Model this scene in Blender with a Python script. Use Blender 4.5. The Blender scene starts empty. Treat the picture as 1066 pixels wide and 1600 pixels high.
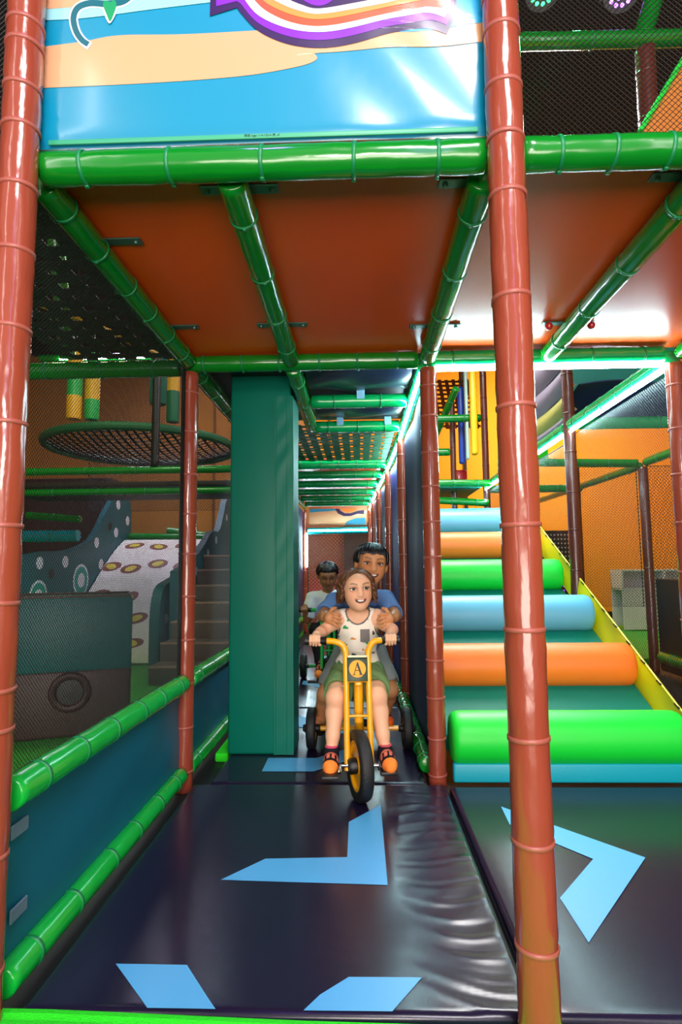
import bpy, bmesh, math, random
import numpy as np
from mathutils import Vector, Matrix, Quaternion

random.seed(7)
SC = bpy.context.scene
COL = SC.collection

# ------------------------------------------------------------------ camera
PITCH, ROLL, YAW, FPX = 0.0981, -0.0092, -0.0306, 915.07
_cp, _sp, _cy, _sy = math.cos(PITCH), math.sin(PITCH), math.cos(YAW), math.sin(YAW)
FWD = Vector((_sy * _cp, _cy * _cp, _sp))
_r0 = Vector((_cy, -_sy, 0.0))
_u0 = _r0.cross(FWD)
RGT = _r0 * math.cos(ROLL) + _u0 * math.sin(ROLL)
UPV = -_r0 * math.sin(ROLL) + _u0 * math.cos(ROLL)
CAMPOS = Vector((0, 0, 1.0))
cam_d = bpy.data.cameras.new('camera')
cam = bpy.data.objects.new('camera', cam_d)
COL.objects.link(cam)
cam.matrix_world = Matrix(((RGT.x, UPV.x, -FWD.x, 0), (RGT.y, UPV.y, -FWD.y, 0), (RGT.z, UPV.z, -FWD.z, 1.0), (0, 0, 0, 1)))
cam_d.sensor_fit = 'VERTICAL'
cam_d.sensor_height = 36.0
cam_d.sensor_width = 24.0
cam_d.lens = 36.0 * FPX / 1600.0
cam_d.clip_start = 0.02
SC.camera = cam

# ------------------------------------------------------------------ world, exposure
w = bpy.data.worlds.new('world')
SC.world = w
w.use_nodes = True
w.node_tree.nodes['Background'].inputs[0].default_value = (1.0, 0.93, 0.88, 1)
w.node_tree.nodes['Background'].inputs[1].default_value = 0.6
SC.view_settings.view_transform = 'Standard'
SC.view_settings.look = 'None'
SC.view_settings.exposure = 0.0
SC.view_settings.gamma = 1.0
SC.view_settings.use_curve_mapping = False
SC.cycles.use_denoising = True
SC.cycles.max_bounces = 7
SC.cycles.diffuse_bounces = 3
SC.cycles.glossy_bounces = 3
SC.cycles.transparent_max_bounces = 6
SC.cycles.sample_clamp_indirect = 4.0
SC.cycles.caustics_reflective = False
SC.cycles.caustics_refractive = False


def area_light(name, loc, target, sx, sy, power, color):
    d = bpy.data.lights.new(name, 'AREA')
    d.shape = 'RECTANGLE'
    d.size, d.size_y = sx, sy
    d.energy = power
    d.color = color
    o = bpy.data.objects.new(name, d)
    COL.objects.link(o)
    o.location = loc
    o.rotation_euler = (Vector(target) - Vector(loc)).to_track_quat('-Z', 'Y').to_euler()
    return o


def spot_light(name, loc, target, power, color, ang=60, size=0.05):
    d = bpy.data.lights.new(name, 'SPOT')
    d.energy = power
    d.color = color
    d.spot_size = math.radians(ang)
    d.spot_blend = 0.7
    d.shadow_soft_size = size
    o = bpy.data.objects.new(name, d)
    COL.objects.link(o)
    o.location = loc
    o.rotation_euler = (Vector(target) - Vector(loc)).to_track_quat('-Z', 'Y').to_euler()
    return o


# unseen lights behind the photographer: panel, upright strips, front light, added low fill
area_light('unseen_front_light', (0.85, -1.5, 4.55), (0.25, 1.44, 2.2), 1.1, 1.0, 130, (1.0, 0.95, 0.97))
area_light('unseen_front_light', (-1.9, -1.0, 2.7), (-0.2, 2.2, 2.0), 0.05, 3.4, 19, (1.0, 0.95, 0.92))  # tall strip added so the brown posts catch long highlights
area_light('unseen_front_light', (2.1, -1.2, 2.7), (0.2, 2.2, 2.0), 0.05, 3.4, 19, (1.0, 0.95, 0.92))  # added strip on the right, for the same post highlights
area_light('unseen_front_light', (0.55, -1.5, 3.1), (0.0, 2.4, 2.4), 0.06, 2.2, 10, (0.45, 0.25, 1.0))
area_light('unseen_front_light', (0.1, -1.6, 1.9), (0.0, 3.0, 0.6), 0.7, 0.5, 52, (1.0, 0.92, 0.84))
area_light('unseen_front_light', (0.2, -3.2, 0.55), (0.0, 2.2, 1.5), 3.6, 1.2, 190, (1.0, 0.88, 0.78))  # added broad low fill, brightens the underside of the orange deck
# lamps of the play area itself
area_light('play_lamp', (1.1, 5.2, 4.3), (1.0, 4.2, 0.5), 1.4, 2.0, 240, (1.0, 0.97, 0.95))
area_light('play_lamp', (-2.9, 8.2, 4.2), (-2.8, 7.6, 0.8), 1.2, 1.2, 100, (0.86, 0.74, 1.0))
area_light('play_lamp', (-2.4, 4.2, 3.9), (-2.6, 5.4, 0.0), 0.6, 0.6, 45, (0.80, 1.0, 0.50))
area_light('wall_lamp', (3.6, 9.4, 4.4), (3.4, 12.0, 1.5), 2.0, 0.6, 260, (1.0, 0.80, 0.50))
area_light('wall_lamp', (-2.6, 10.0, 4.4), (-2.6, 12.0, 2.0), 2.4, 0.5, 95, (1.0, 0.76, 0.50))
area_light('corridor_lamp', (-0.75, 10.6, 0.35), (-0.5, 11.2, 0.6), 0.2, 0.2, 3, (1.0, 0.08, 0.55))
spot_light('party_spot', (-0.5, 0.6, 4.1), (-0.7, 1.4, 2.6), 30, (0.35, 0.12, 1.0), 70)
spot_light('party_spot', (1.35, 3.2, 4.2), (1.0, 2.6, 2.2), 40, (0.05, 1.0, 0.2), 80)


# ------------------------------------------------------------------ helpers
def at(px, py, Y):
    """world point seen at a photograph pixel, on the plane at depth Y"""
    d = FWD + RGT * ((px - 533) / FPX) - UPV * ((py - 800) / FPX)
    return CAMPOS + d * (Y / d.y)


def atz(px, py, Z):
    d = FWD + RGT * ((px - 533) / FPX) - UPV * ((py - 800) / FPX)
    return CAMPOS + d * ((Z - 1.0) / d.z)


def lin(h):
    h = h.lstrip('#')
    out = []
    for i in (0, 2, 4):
        c = int(h[i:i + 2], 16) / 255
        out.append(c / 12.92 if c <= 0.04045 else ((c + 0.055) / 1.055) ** 2.4)
    return (out[0], out[1], out[2], 1.0)


def mat(name, col, rough=0.5, metal=0.0, bump=0.0, bscale=40.0, var=0.0, vscale=6.0, coat=0.0, spec=0.5,
        stretch=(1, 1, 1), detail=3.0, sss=0.0):
    m = bpy.data.materials.new(name)
    m.use_nodes = True
    nt = m.node_tree
    b = nt.nodes['Principled BSDF']
    c = lin(col) if isinstance(col, str) else col
    b.inputs['Base Color'].default_value = c
    b.inputs['Roughness'].default_value = rough
    b.inputs['Metallic'].default_value = metal
    b.inputs['Coat Weight'].default_value = coat
    b.inputs['Coat Roughness'].default_value = 0.12
    b.inputs['Specular IOR Level'].default_value = spec
    if sss:
        b.inputs['Subsurface Weight'].default_value = sss
        b.inputs['Subsurface Radius'].default_value = (0.012, 0.005, 0.003)
        b.inputs['Subsurface Scale'].default_value = 1.0
    if bump or var:
        tc = nt.nodes.new('ShaderNodeTexCoord')
        mp = nt.nodes.new('ShaderNodeMapping')
        mp.inputs['Scale'].default_value = stretch
        nt.links.new(tc.outputs['Object'], mp.inputs['Vector'])
    if bump:
        n = nt.nodes.new('ShaderNodeTexNoise')
        n.inputs['Scale'].default_value = bscale
        n.inputs['Detail'].default_value = detail
        nt.links.new(mp.outputs[0], n.inputs['Vector'])
        bp = nt.nodes.new('ShaderNodeBump')
        bp.inputs['Strength'].default_value = bump
        bp.inputs['Distance'].default_value = 0.01
        nt.links.new(n.outputs['Fac'], bp.inputs['Height'])
        nt.links.new(bp.outputs[0], b.inputs['Normal'])
    if var:
        n2 = nt.nodes.new('ShaderNodeTexNoise')
        n2.inputs['Scale'].default_value = vscale
        n2.inputs['Detail'].default_value = 4
        nt.links.new(mp.outputs[0], n2.inputs['Vector'])
        mx = nt.nodes.new('ShaderNodeMix')
        mx.data_type = 'RGBA'
        nt.links.new(n2.outputs['Fac'], mx.inputs[0])
        mx.inputs[6].default_value = tuple(x * (1 - var) for x in c[:3]) + (1,)
        mx.inputs[7].default_value = tuple(min(1, x * (1 + var)) for x in c[:3]) + (1,)
        nt.links.new(mx.outputs[2], b.inputs['Base Color'])
    return m


def emat(name, col, strength):
    m = bpy.data.materials.new(name)
    m.use_nodes = True
    b = m.node_tree.nodes['Principled BSDF']
    c = lin(col) if isinstance(col, str) else col
    b.inputs['Base Color'].default_value = c
    b.inputs['Emission Color'].default_value = c
    b.inputs['Emission Strength'].default_value = strength
    return m


M = {}
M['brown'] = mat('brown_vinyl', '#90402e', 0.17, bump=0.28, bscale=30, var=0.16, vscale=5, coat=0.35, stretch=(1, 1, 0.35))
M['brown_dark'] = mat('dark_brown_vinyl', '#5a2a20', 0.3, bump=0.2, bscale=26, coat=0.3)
M['brown_tie'] = mat('brown_cable_tie', '#a05448', 0.4)
M['green'] = mat('green_vinyl', '#057c1e', 0.19, bump=0.16, bscale=24, var=0.08, vscale=5, coat=0.3, stretch=(1, 1, 0.35))
M['green_led_tint'] = mat('led_tinted_green_vinyl', '#089c54', 0.19, bump=0.16, bscale=24, coat=0.3, stretch=(1, 1, 0.35))  # same green vinyl, with the cool LED glow put into its colour
M['teal_tube'] = mat('teal_tube_vinyl', '#0a98a0', 0.22, bump=0.16, bscale=24, coat=0.3)
M['green_light'] = mat('bright_green_vinyl', '#0cb03c', 0.24, bump=0.16, bscale=24, coat=0.3, stretch=(1, 1, 0.35))
M['green_tie'] = mat('green_cable_tie', '#0a7c46', 0.4)
M['teal'] = mat('teal_vinyl', '#075f78', 0.45, bump=0.12, bscale=6, coat=0.05)
M['teal_col'] = mat('teal_green_vinyl', '#026a58', 0.42, bump=0.10, bscale=9, var=0.06, spec=0.2)
M['navy'] = mat('navy_fabric', '#18204a', 0.6, bump=0.15, bscale=160, var=0.2, vscale=3)
M['mat'] = mat('plum_black_vinyl', '#1d1731', 0.24, bump=0.08, bscale=9, var=0.12, vscale=3, coat=0.06, spec=0.4)
M['chev'] = mat('sky_blue_print', '#58b0ea', 0.36, bump=0.05, bscale=9)
M['deck'] = mat('orange_deck', '#ff5816', 0.30, bump=0.05, bscale=300, var=0.10, vscale=3)
M['clamp'] = mat('grey_green_metal', '#5f7f78', 0.35, metal=0.6)
M['net'] = mat('black_net_cord', '#0b0d0e', 0.5)
M['strap'] = mat('black_webbing', '#10140f', 0.6, bump=0.2, bscale=200)
M['strap_g'] = mat('green_webbing', '#0f5a33', 0.6, bump=0.2, bscale=200)
M['turf'] = mat('bright_green_carpet', '#26f01a', 0.85, bump=0.5, bscale=260, var=0.12, vscale=90)
M['led'] = emat('led_strip', (0.60, 0.90, 1.0, 1), 90.0)
M['yellow'] = mat('yellow_vinyl', '#d8cf12', 0.4, bump=0.15, bscale=14)
M['black'] = mat('black_vinyl', '#0a0b0d', 0.45, bump=0.1, bscale=30)


def smooth(me):
    me.polygons.foreach_set('use_smooth', [True] * len(me.polygons))


def mesh(name, verts, faces, m=None, smooth_it=False, mats=None, fmi=None):
    me = bpy.data.meshes.new(name)
    me.from_pydata([tuple(v) for v in verts], [], faces)
    for mm in (mats if mats else [m]):
        if mm:
            me.materials.append(mm)
    if fmi is not None:
        me.polygons.foreach_set('material_index', fmi)
    if smooth_it:
        smooth(me)
    me.update()
    return me


def link(name, me, parent=None, loc=(0, 0, 0), rot=None, label=None, cat=None, group=None, kind=None):
    o = bpy.data.objects.new(name, me)
    COL.objects.link(o)
    if parent is not None:
        o.parent = parent
    o.location = loc
    if rot is not None:
        o.rotation_euler = rot
    tag(o, label, cat, group, kind)
    return o


def tag(o, label=None, cat=None, group=None, kind=None):
    if label: o['label'] = label
    if cat: o['category'] = cat
    if group: o['group'] = group
    if kind: o['kind'] = kind
    return o


def thing(name, label, cat, loc=(0, 0, 0), rot=None, group=None):
    return link(name, None, None, loc, rot, label, cat, group, 'thing')


class MB:
    """collects shapes, then becomes ONE mesh"""
    def __init__(self):
        self.v, self.f = [], []

    def add(self, vs, fs):
        n = len(self.v)
        self.v += [Vector(x) for x in vs]
        self.f += [tuple(i + n for i in f) for f in fs]
        return self

    def box(self, c, s, R=None):
        hx, hy, hz = s[0] / 2, s[1] / 2, s[2] / 2
        vs = [Vector((x, y, z)) for x in (-hx, hx) for y in (-hy, hy) for z in (-hz, hz)]
        if R is not None:
            vs = [R @ v for v in vs]
        c = Vector(c)
        return self.add([v + c for v in vs], [(0, 1, 3, 2), (4, 6, 7, 5), (0, 4, 5, 1), (2, 3, 7, 6), (0, 2, 6, 4), (1, 5, 7, 3)])

    def rbox(self, c, s, r=0.01, seg=3, R=None):
        """box with rounded edges"""
        bm = bmesh.new()
        bmesh.ops.create_cube(bm, size=1.0)
        for v in bm.verts:
            v.co = Vector((v.co.x * s[0], v.co.y * s[1], v.co.z * s[2]))
        bmesh.ops.bevel(bm, geom=bm.edges[:], offset=min(r, min(s) * 0.49), segments=seg, affect='EDGES', profile=0.5)
        bm.verts.index_update()
        vs = [v.co.copy() for v in bm.verts]
        fs = [tuple(v.index for v in f.verts) for f in bm.faces]
        bm.free()
        if R is not None:
            vs = [R @ v for v in vs]
        c = Vector(c)
        return self.add([v + c for v in vs], fs)

    def tube(self, pts, r, seg=12, cap=True, flat=1.0, closed=False):
        pts = [Vector(p) for p in pts]
        n = len(pts)
        rs = r if isinstance(r, (list, tuple)) else [r] * n
        vs, fs = [], []
        up = None
        for i in range(n):
            if closed:
                t = (pts[(i + 1) % n] - pts[i - 1])
            else:
                t = pts[min(i + 1, n - 1)] - pts[max(i - 1, 0)]
            t.normalize()
            if up is None:
                up = Vector((0, 0, 1)) if abs(t.z) < 0.9 else Vector((1, 0, 0))
            s = t.cross(up)
            if s.length < 1e-5:
                s = t.cross(Vector((0.3, 1, 0.2)))
            s.normalize()
            up = s.cross(t).normalized()
            for k in range(seg):
                a = 2 * math.pi * k / seg
                vs.append(pts[i] + (s * math.cos(a) + up * math.sin(a) * flat) * rs[i])
        for i in range(n if closed else n - 1):
            j = (i + 1) % n
            for k in range(seg):
                l = (k + 1) % seg
                fs.append((i * seg + k, i * seg + l, j * seg + l, j * seg + k))
        if cap and not closed:
            fs.append(tuple(range(seg))[::-1])
            fs.append(tuple((n - 1) * seg + k for k in range(seg)))
        return self.add(vs, fs)

    def lathe(self, prof, R=None, c=(0, 0, 0), seg=24):
        """profile of (radius, z); revolved about z, then rotated by R and moved to c"""
        vs, fs = [], []
        n = len(prof)
        for r, z in prof:
            for k in range(seg):
                a = 2 * math.pi * k / seg
                vs.append(Vector((r * math.cos(a), r * math.sin(a), z)))
        for i in range(n - 1):
            for k in range(seg):
                l = (k + 1) % seg
                fs.append((i * seg + k, i * seg + l, (i + 1) * seg + l, (i + 1) * seg + k))
        fs.append(tuple(range(seg))[::-1])
        fs.append(tuple((n - 1) * seg + k for k in range(seg)))
        if R is not None:
            vs = [R @ v for v in vs]
        c = Vector(c)
        return self.add([v + c for v in vs], fs)

    def prism(self, poly, d, depth):
        """polygon (3D points) extruded along vector d * depth"""
        d = Vector(d).normalized() * depth
        p = [Vector(q) for q in poly]
        n = len(p)
        fs = [tuple(range(n)), tuple(range(n, 2 * n))[::-1]]
        for i in range(n):
            j = (i + 1) % n
            fs.append((i, i + n, j + n, j))
        return self.add(p + [q + d for q in p], fs)

    def build(self, name, m, parent=None, smooth_it=True, base=None, angle=35, **kw):
        b = Vector(base) if base is not None else Vector((0, 0, 0))
        me = mesh(name, [v - b for v in self.v], self.f, m)
        bm = bmesh.new()
        bm.from_mesh(me)
        bmesh.ops.recalc_face_normals(bm, faces=bm.faces[:])
        bm.to_mesh(me)
        bm.free()
        if smooth_it:
            smooth(me)
            me.set_sharp_from_angle(angle=math.radians(angle))
        loc = b if parent is None else (0, 0, 0)
        if kw.get('label') and parent is None:
            kw.setdefault('kind', 'thing')
        return link(name, me, parent, loc, **kw)


def bez(p, n=16):
    """Catmull-Rom through points"""
    p = [Vector(q) for q in p]
    out = []
    for i in range(len(p) - 1):
        a, b, c, d = p[max(i - 1, 0)], p[i], p[i + 1], p[min(i + 2, len(p) - 1)]
        for k in range(n):
            t = k / n
            out.append(0.5 * ((2 * b) + (c - a) * t + (2 * a - 5 * b + 4 * c - d) * t * t + (3 * b - a - 3 * c + d) * t ** 3))
    out.append(p[-1])
    return out


_tie_cache = {}


def tie_mesh(r, m):
    key = (round(r, 4), m.name)
    if key not in _tie_cache:
        mb = MB()
        prof = [(r + 0.0002, -0.0055), (r + 0.0035, -0.0045), (r + 0.0035, 0.0045), (r + 0.0002, 0.0055)]
        vs, fs = [], []
        seg = 24
        for i, (a, z) in enumerate(prof):
            for k in range(seg):
                t = 2 * math.pi * k / seg
                vs.append((a * math.cos(t), a * math.sin(t), z))
        for i in range(3):
            for k in range(seg):
                l = (k + 1) % seg
                fs.append((i * seg + k, i * seg + l, (i + 1) * seg + l, (i + 1) * seg + k))
        mb.add(vs, fs)
        mb.rbox((0.3 * r, -0.95 * r - 0.004, 0), (0.012, 0.008, 0.012), 0.002, 1)
        mb.add([], [])
        me = mesh('cable_tie', mb.v, mb.f, m, True)
        _tie_cache[key] = me
    return _tie_cache[key]


def padded(name, label, cat, p0, p1, r, m, tie_m, ties=None, gap=0.2, group=None, seg=24, wob=0.018, ring=0.03, roll=None, off=0.5):
    """vinyl-sleeved foam tube with cable ties round it; the thing's origin is at p0, local z along the tube"""
    p0, p1 = Vector(p0), Vector(p1)
    L = (p1 - p0).length
    q = (p1 - p0).normalized().to_track_quat('Z', 'Y')
    root = thing(name, label, cat, p0, q.to_euler(), group)
    nr = max(3, int(L / ring))
    ph = random.random() * 9
    if ties is None:
        n = max(1, int(round(L / gap)))
        ties = [(k + off) * L / n + random.uniform(-0.012, 0.012) for k in range(n)]
    vs, fs = [], []
    zs = [0, 0.004] + [L * i / nr for i in range(1, nr)] + [L - 0.004, L]
    zs.sort()
    for i, z in enumerate(zs):
        e = 0.86 if i in (0, len(zs) - 1) else 1.0
        pinch = 1.0
        for t in ties:
            d = abs(z - t)
            if d < 0.03:
                pinch = min(pinch, 0.955 + 0.045 * d / 0.03)
        for k in range(seg):
            a = 2 * math.pi * k / seg
            rr = r * e * pinch * (1 + wob * math.sin(3 * a + z * 9 + ph) * math.sin(z * 23 + ph + a) + wob * 0.6 * math.sin(z * 61 + 2 * a + ph * 3))
            vs.append((rr * math.cos(a), rr * math.sin(a), z))
    n = len(zs)
    for i in range(n - 1):
        for k in range(seg):
            l = (k + 1) % seg
            fs.append((i * seg + k, i * seg + l, (i + 1) * seg + l, (i + 1) * seg + k))
    fs.append(tuple(range(seg))[::-1])
    fs.append(tuple((n - 1) * seg + k for k in range(seg)))
    me = mesh('sleeve', vs, fs, m, True)
    me.set_sharp_from_angle(angle=math.radians(60))
    link('sleeve', me, root)
    tm = tie_mesh(r * 0.965, tie_m)
    for t in ties:
        if 0.01 < t < L - 0.01:
            link('cable_tie', tm, root, (0, 0, t), (random.uniform(-0.05, 0.05), random.uniform(-0.05, 0.05), random.uniform(-0.6, 0.6)))
    return root


def led_on(root_p0, root_p1, label, r=0.011):
    """a glowing LED strip in its clear sleeve, fixed along a beam: a thing of its own"""
    mb = MB().tube([root_p0, root_p1], r, 10)
    return mb.build('led_strip', M['led'], base=root_p0, label=label, cat='light strip')


def net(name, label, o, u, v, W, H, cell=0.018, wd=0.0028, m=None, clip=None, group=None, cat='net'):
    """knotless net: diagonal cords clipped to a W x H panel spanned by unit vectors u, v at o"""
    u, v = Vector(u).normalized(), Vector(v).normalized()
    nrm = u.cross(v).normalized()
    mb = MB()
    o = Vector(o)
    step = cell * math.sqrt(2)
    for sgn in (1, -1):
        c = -H if sgn > 0 else 0
        end = W if sgn > 0 else W + H
        c += step * 0.5
        while c < end:
            # line: x = c + sgn*y
            ys = []
            if sgn > 0:
                y0, y1 = max(0, -c), min(H, W - c)
            else:
                y0, y1 = max(0, c - W), min(H, c)
            if y1 - y0 > 1e-4:
                a = (c + sgn * y0, y0)
                b = (c + sgn * y1, y1)
                segs = [(a, b)]
                if clip:
                    segs = clip(a, b)
                for a, b in segs:
                    pa = u * a[0] + v * a[1]
                    pb = u * b[0] + v * b[1]
                    t = (pb - pa).normalized()
                    s = t.cross(nrm).normalized() * wd / 2
                    h = nrm * wd / 2
                    off = nrm * (wd * 0.4 * sgn)
                    q = [pa - s + off, pa + h + off, pa + s + off, pb - s + off, pb + h + off, pb + s + off]
                    mb.add(q, [(0, 1, 4, 3), (1, 2, 5, 4), (2, 0, 3, 5)])
            c += step
    # border rope
    cs = [Vector((0, 0, 0)), u * W, u * W + v * H, v * H]
    if not clip:
        mb.tube(cs, wd * 1.6, 6, closed=True)
    me = mesh(name, mb.v, mb.f, m or M['net'])
    return link(name, me, None, o, None, label, cat, group, 'thing')


def webbing(name, label, o, u, v, W, H, nu, nv, wd, m, m2=None, cat='webbing', group=None, sag=0.0):
    """woven straps: each strap a part, gently over and under the crossing ones"""
    u, v = Vector(u).normalized(), Vector(v).normalized()
    nrm = u.cross(v).normalized()
    root = thing(name, label, cat, o, None, group)
    th = 0.0025
    for d in (0, 1):
        n = nu if d == 0 else nv
        k_cross = nv if d == 0 else nu
        meshes = {}
        for i in range(n):
            par = i % 2
            if par not in meshes:
                vs, fs = [], []
                a, b, L = (v, u, H) if d == 0 else (u, v, W)
                N = k_cross * 2
                for j in range(N + 1):
                    t = L * j / N
                    zz = 0.003 * math.cos(math.pi * (j / 2 + par + d)) if True else 0
                    sg = -sag * 4 * (j / N) * (1 - j / N)
                    for (w_, h_) in ((-wd / 2, -th / 2), (wd / 2, -th / 2), (wd / 2, th / 2), (-wd / 2, th / 2)):
                        vs.append(a * t + b * w_ + nrm * (zz + h_) + Vector((0, 0, sg)))
                for j in range(N):
                    for e in range(4):
                        f = (e + 1) % 4
                        fs.append((j * 4 + e, j * 4 + f, j * 4 + 4 + f, j * 4 + 4 + e))
                fs += [(0, 1, 2, 3), (N * 4 + 3, N * 4 + 2, N * 4 + 1, N * 4)]
                meshes[par] = mesh('strap', vs, fs, (m2 if (d and m2) else m))
            pos = (u * (W * (i + 0.5) / n)) if d == 0 else (v * (H * (i + 0.5) / n))
            link('strap', meshes[par], root, pos)
    return root


def sheet(name, m, fn, nu, nv, th=0.0, parent=None, base=None, smooth_it=True, **kw):
    """surface from fn(s,t) in 0..1; th gives it thickness"""
    vs, fs = [], []
    P = [[Vector(fn(i / nu, j / nv)) for j in range(nv + 1)] for i in range(nu + 1)]
    for i in range(nu + 1):
        for j in range(nv + 1):
            vs.append(P[i][j])
    idx = lambda i, j: i * (nv + 1) + j
    for i in range(nu):
        for j in range(nv):
            fs.append((idx(i, j), idx(i + 1, j), idx(i + 1, j + 1), idx(i, j + 1)))
    if th:
        N = len(vs)
        nn = []
        for i in range(nu + 1):
            for j in range(nv + 1):
                a = P[min(i + 1, nu)][j] - P[max(i - 1, 0)][j]
                b = P[i][min(j + 1, nv)] - P[i][max(j - 1, 0)]
                nn.append(a.cross(b).normalized())
        vs += [vs[k] - nn[k] * th for k in range(N)]
        fs += [tuple(N + x for x in f)[::-1] for f in fs[:]]
        for i in range(nu):
            fs.append((idx(i, 0), N + idx(i, 0), N + idx(i + 1, 0), idx(i + 1, 0)))
            fs.append((idx(i, nv), idx(i + 1, nv), N + idx(i + 1, nv), N + idx(i, nv)))
        for j in range(nv):
            fs.append((idx(0, j), idx(0, j + 1), N + idx(0, j + 1), N + idx(0, j)))
            fs.append((idx(nu, j), N + idx(nu, j), N + idx(nu, j + 1), idx(nu, j + 1)))
    mb = MB()
    mb.v, mb.f = vs, fs
    return mb.build(name, m, parent, smooth_it, base, **kw)


def pad(name, m, c, s, r=0.015, parent=None, R=None, **kw):
    return MB().rbox(c, s, r, 3, R).build(name, m, parent, True, base=(Vector(c) if parent is None else None), **kw)


def poly_piece(name, m, pts, d, th, parent=None, smooth_it=False, **kw):
    return MB().prism(pts, d, th).build(name, m, parent, smooth_it, **kw)


def text_part(name, s, size, m, parent, loc, R, th=0.0006):
    cu = bpy.data.curves.new(name, 'FONT')
    cu.body = s
    cu.size = size
    cu.extrude = th
    cu.align_x = 'CENTER'
    cu.align_y = 'CENTER'
    o = bpy.data.objects.new(name, cu)
    COL.objects.link(o)
    dg = bpy.context.evaluated_depsgraph_get()
    me = bpy.data.meshes.new_from_object(o.evaluated_get(dg))
    bpy.data.objects.remove(o)
    bpy.data.curves.remove(cu)
    me.materials.clear()
    me.materials.append(m)
    p = link(name, me, parent)
    p.matrix_local = Matrix.Translation(Vector(loc)) @ R.to_4x4()
    return p

# ================================================================== the setting
XL, XR, YF, YB = -0.858, 0.377, 1.4376, 2.9225
XLB, XRB, XM3 = -0.864, 0.362, 1.60
ZB = 2.066
R = 0.043
M['floor'] = mat('dark_hall_floor', '#17181c', 0.55, bump=0.1, bscale=80)
M['floor_green'] = mat('green_play_floor', '#2f9a25', 0.6, bump=0.15, bscale=120, var=0.2, vscale=2)
M['wall'] = mat('orange_wall', '#ec9606', 0.75, bump=0.2, bscale=60, var=0.10, vscale=1.2)
M['wall_dark'] = mat('dark_hall_wall', '#20181a', 0.8)
M['ceiling'] = mat('black_ceiling', '#08090a', 0.9)

def structure(name, m, c, s):
    o = MB().box(c, s).build(name, m, None, False, base=c)
    o['kind'] = 'structure'
    return o

structure('floor', M['floor'], (0, 4.5, -0.11), (14, 15.2, 0.1))
structure('floor.001', M['floor_green'], (-3.95, 7.2, -0.03), (6.0, 9.4, 0.06))
structure('floor.002', M['floor_green'], (4.6, 9.3, -0.035), (4.6, 5.2, 0.05))
structure('wall_back', M['wall'], (0, 12.1, 2.7), (14, 0.2, 5.8))
M['wall_tan'] = mat('tan_brown_wall', '#a8743c', 0.75, bump=0.25, bscale=60, var=0.12, vscale=1.2)
structure('wall_back.001', M['wall_tan'], (-3.9, 11.98, 2.7), (6.0, 0.04, 5.8))
structure('wall_left', M['wall_tan'], (-7.0, 4.5, 2.7), (0.2, 15, 5.8))
structure('wall_right', M['wall'], (7.0, 4.5, 2.7), (0.2, 15, 5.8))
structure('ceiling', M['ceiling'], (0, 5.4, 5.7), (14.2, 13.6, 0.1))
# seams and a darker strip on the back wall
for k, (x, ww) in enumerate(((-3.0, 0.05), (-1.9, 0.05), (-0.6, 0.05), (2.2, 0.05))):
    o = MB().box((x, 11.955, 2.7), (ww, 0.05, 5.7)).build('trim_%d' % (k + 1), M['wall_dark'] if k > 2 else mat('brown_trim', '#6a4424', 0.7), None, False, base=(x, 11.955, 2.7))
    o['kind'] = 'structure'
o = MB().box((0, 11.97, 0.06), (13.8, 0.05, 0.12)).build('baseboard_back', M['black'], None, False, base=(0, 11.97, 0.06))
o['kind'] = 'structure'

# ------------------------------------------------------------------ floor mats
def mat_thing(name, label, x0, x1, y0, y1, h=0.06, group=None, wrinkle=None, nu=40, nv=60):
    root = thing(name, label, 'floor mat', ((x0 + x1) / 2, (y0 + y1) / 2, -0.06), None, group)
    cx, cy = (x0 + x1) / 2, (y0 + y1) / 2
    def edge(t, n, L):
        # denser rows near the ends for a rounded edge
        e = 0.02 / L
        ts = [0, e * 0.1, e * 0.35, e * 0.7, e] + [e + (1 - 2 * e) * k / n for k in range(1, n)] + [1 - e, 1 - e * 0.7, 1 - e * 0.35, 1 - e * 0.1, 1]
        return ts
    us, vsr = edge(0, nu, x1 - x0), edge(0, nv, y1 - y0)
    vs, fs = [], []
    for a in us:
        for b in vsr:
            x, y = x0 + a * (x1 - x0), y0 + b * (y1 - y0)
            d = min(a * (x1 - x0), (1 - a) * (x1 - x0), b * (y1 - y0), (1 - b) * (y1 - y0))
            z = h
            if d < 0.02:
                t = 1 - d / 0.02
                z -= 0.02 * (1 - math.sqrt(max(0, 1 - t * t)))
            if wrinkle:
                z += wrinkle(x, y) * min(1, d / 0.02)
            vs.append((x - cx, y - cy, z))
    nb = len(vsr)
    for i in range(len(us) - 1):
        for j in range(nb - 1):
            fs.append((i * nb + j, (i + 1) * nb + j, (i + 1) * nb + j + 1, i * nb + j + 1))
    N = len(vs)
    rim = [i * nb for i in range(len(us))] + [(len(us) - 1) * nb + j for j in range(1, nb)] + [i * nb + nb - 1 for i in range(len(us) - 2, -1, -1)] + [j for j in range(nb - 2, 0, -1)]
    for k in rim:
        vs.append((vs[k][0], vs[k][1], 0))
    n = len(rim)
    for k in range(n):
        l = (k + 1) % n
        fs.append((rim[l], rim[k], N + k, N + l))
    fs.append(tuple(N + k for k in range(n))[::-1])
    link('cover', mesh('cover', vs, fs, M['mat'], True), root)
    root['_c'] = (cx, cy)
    return root

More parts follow.
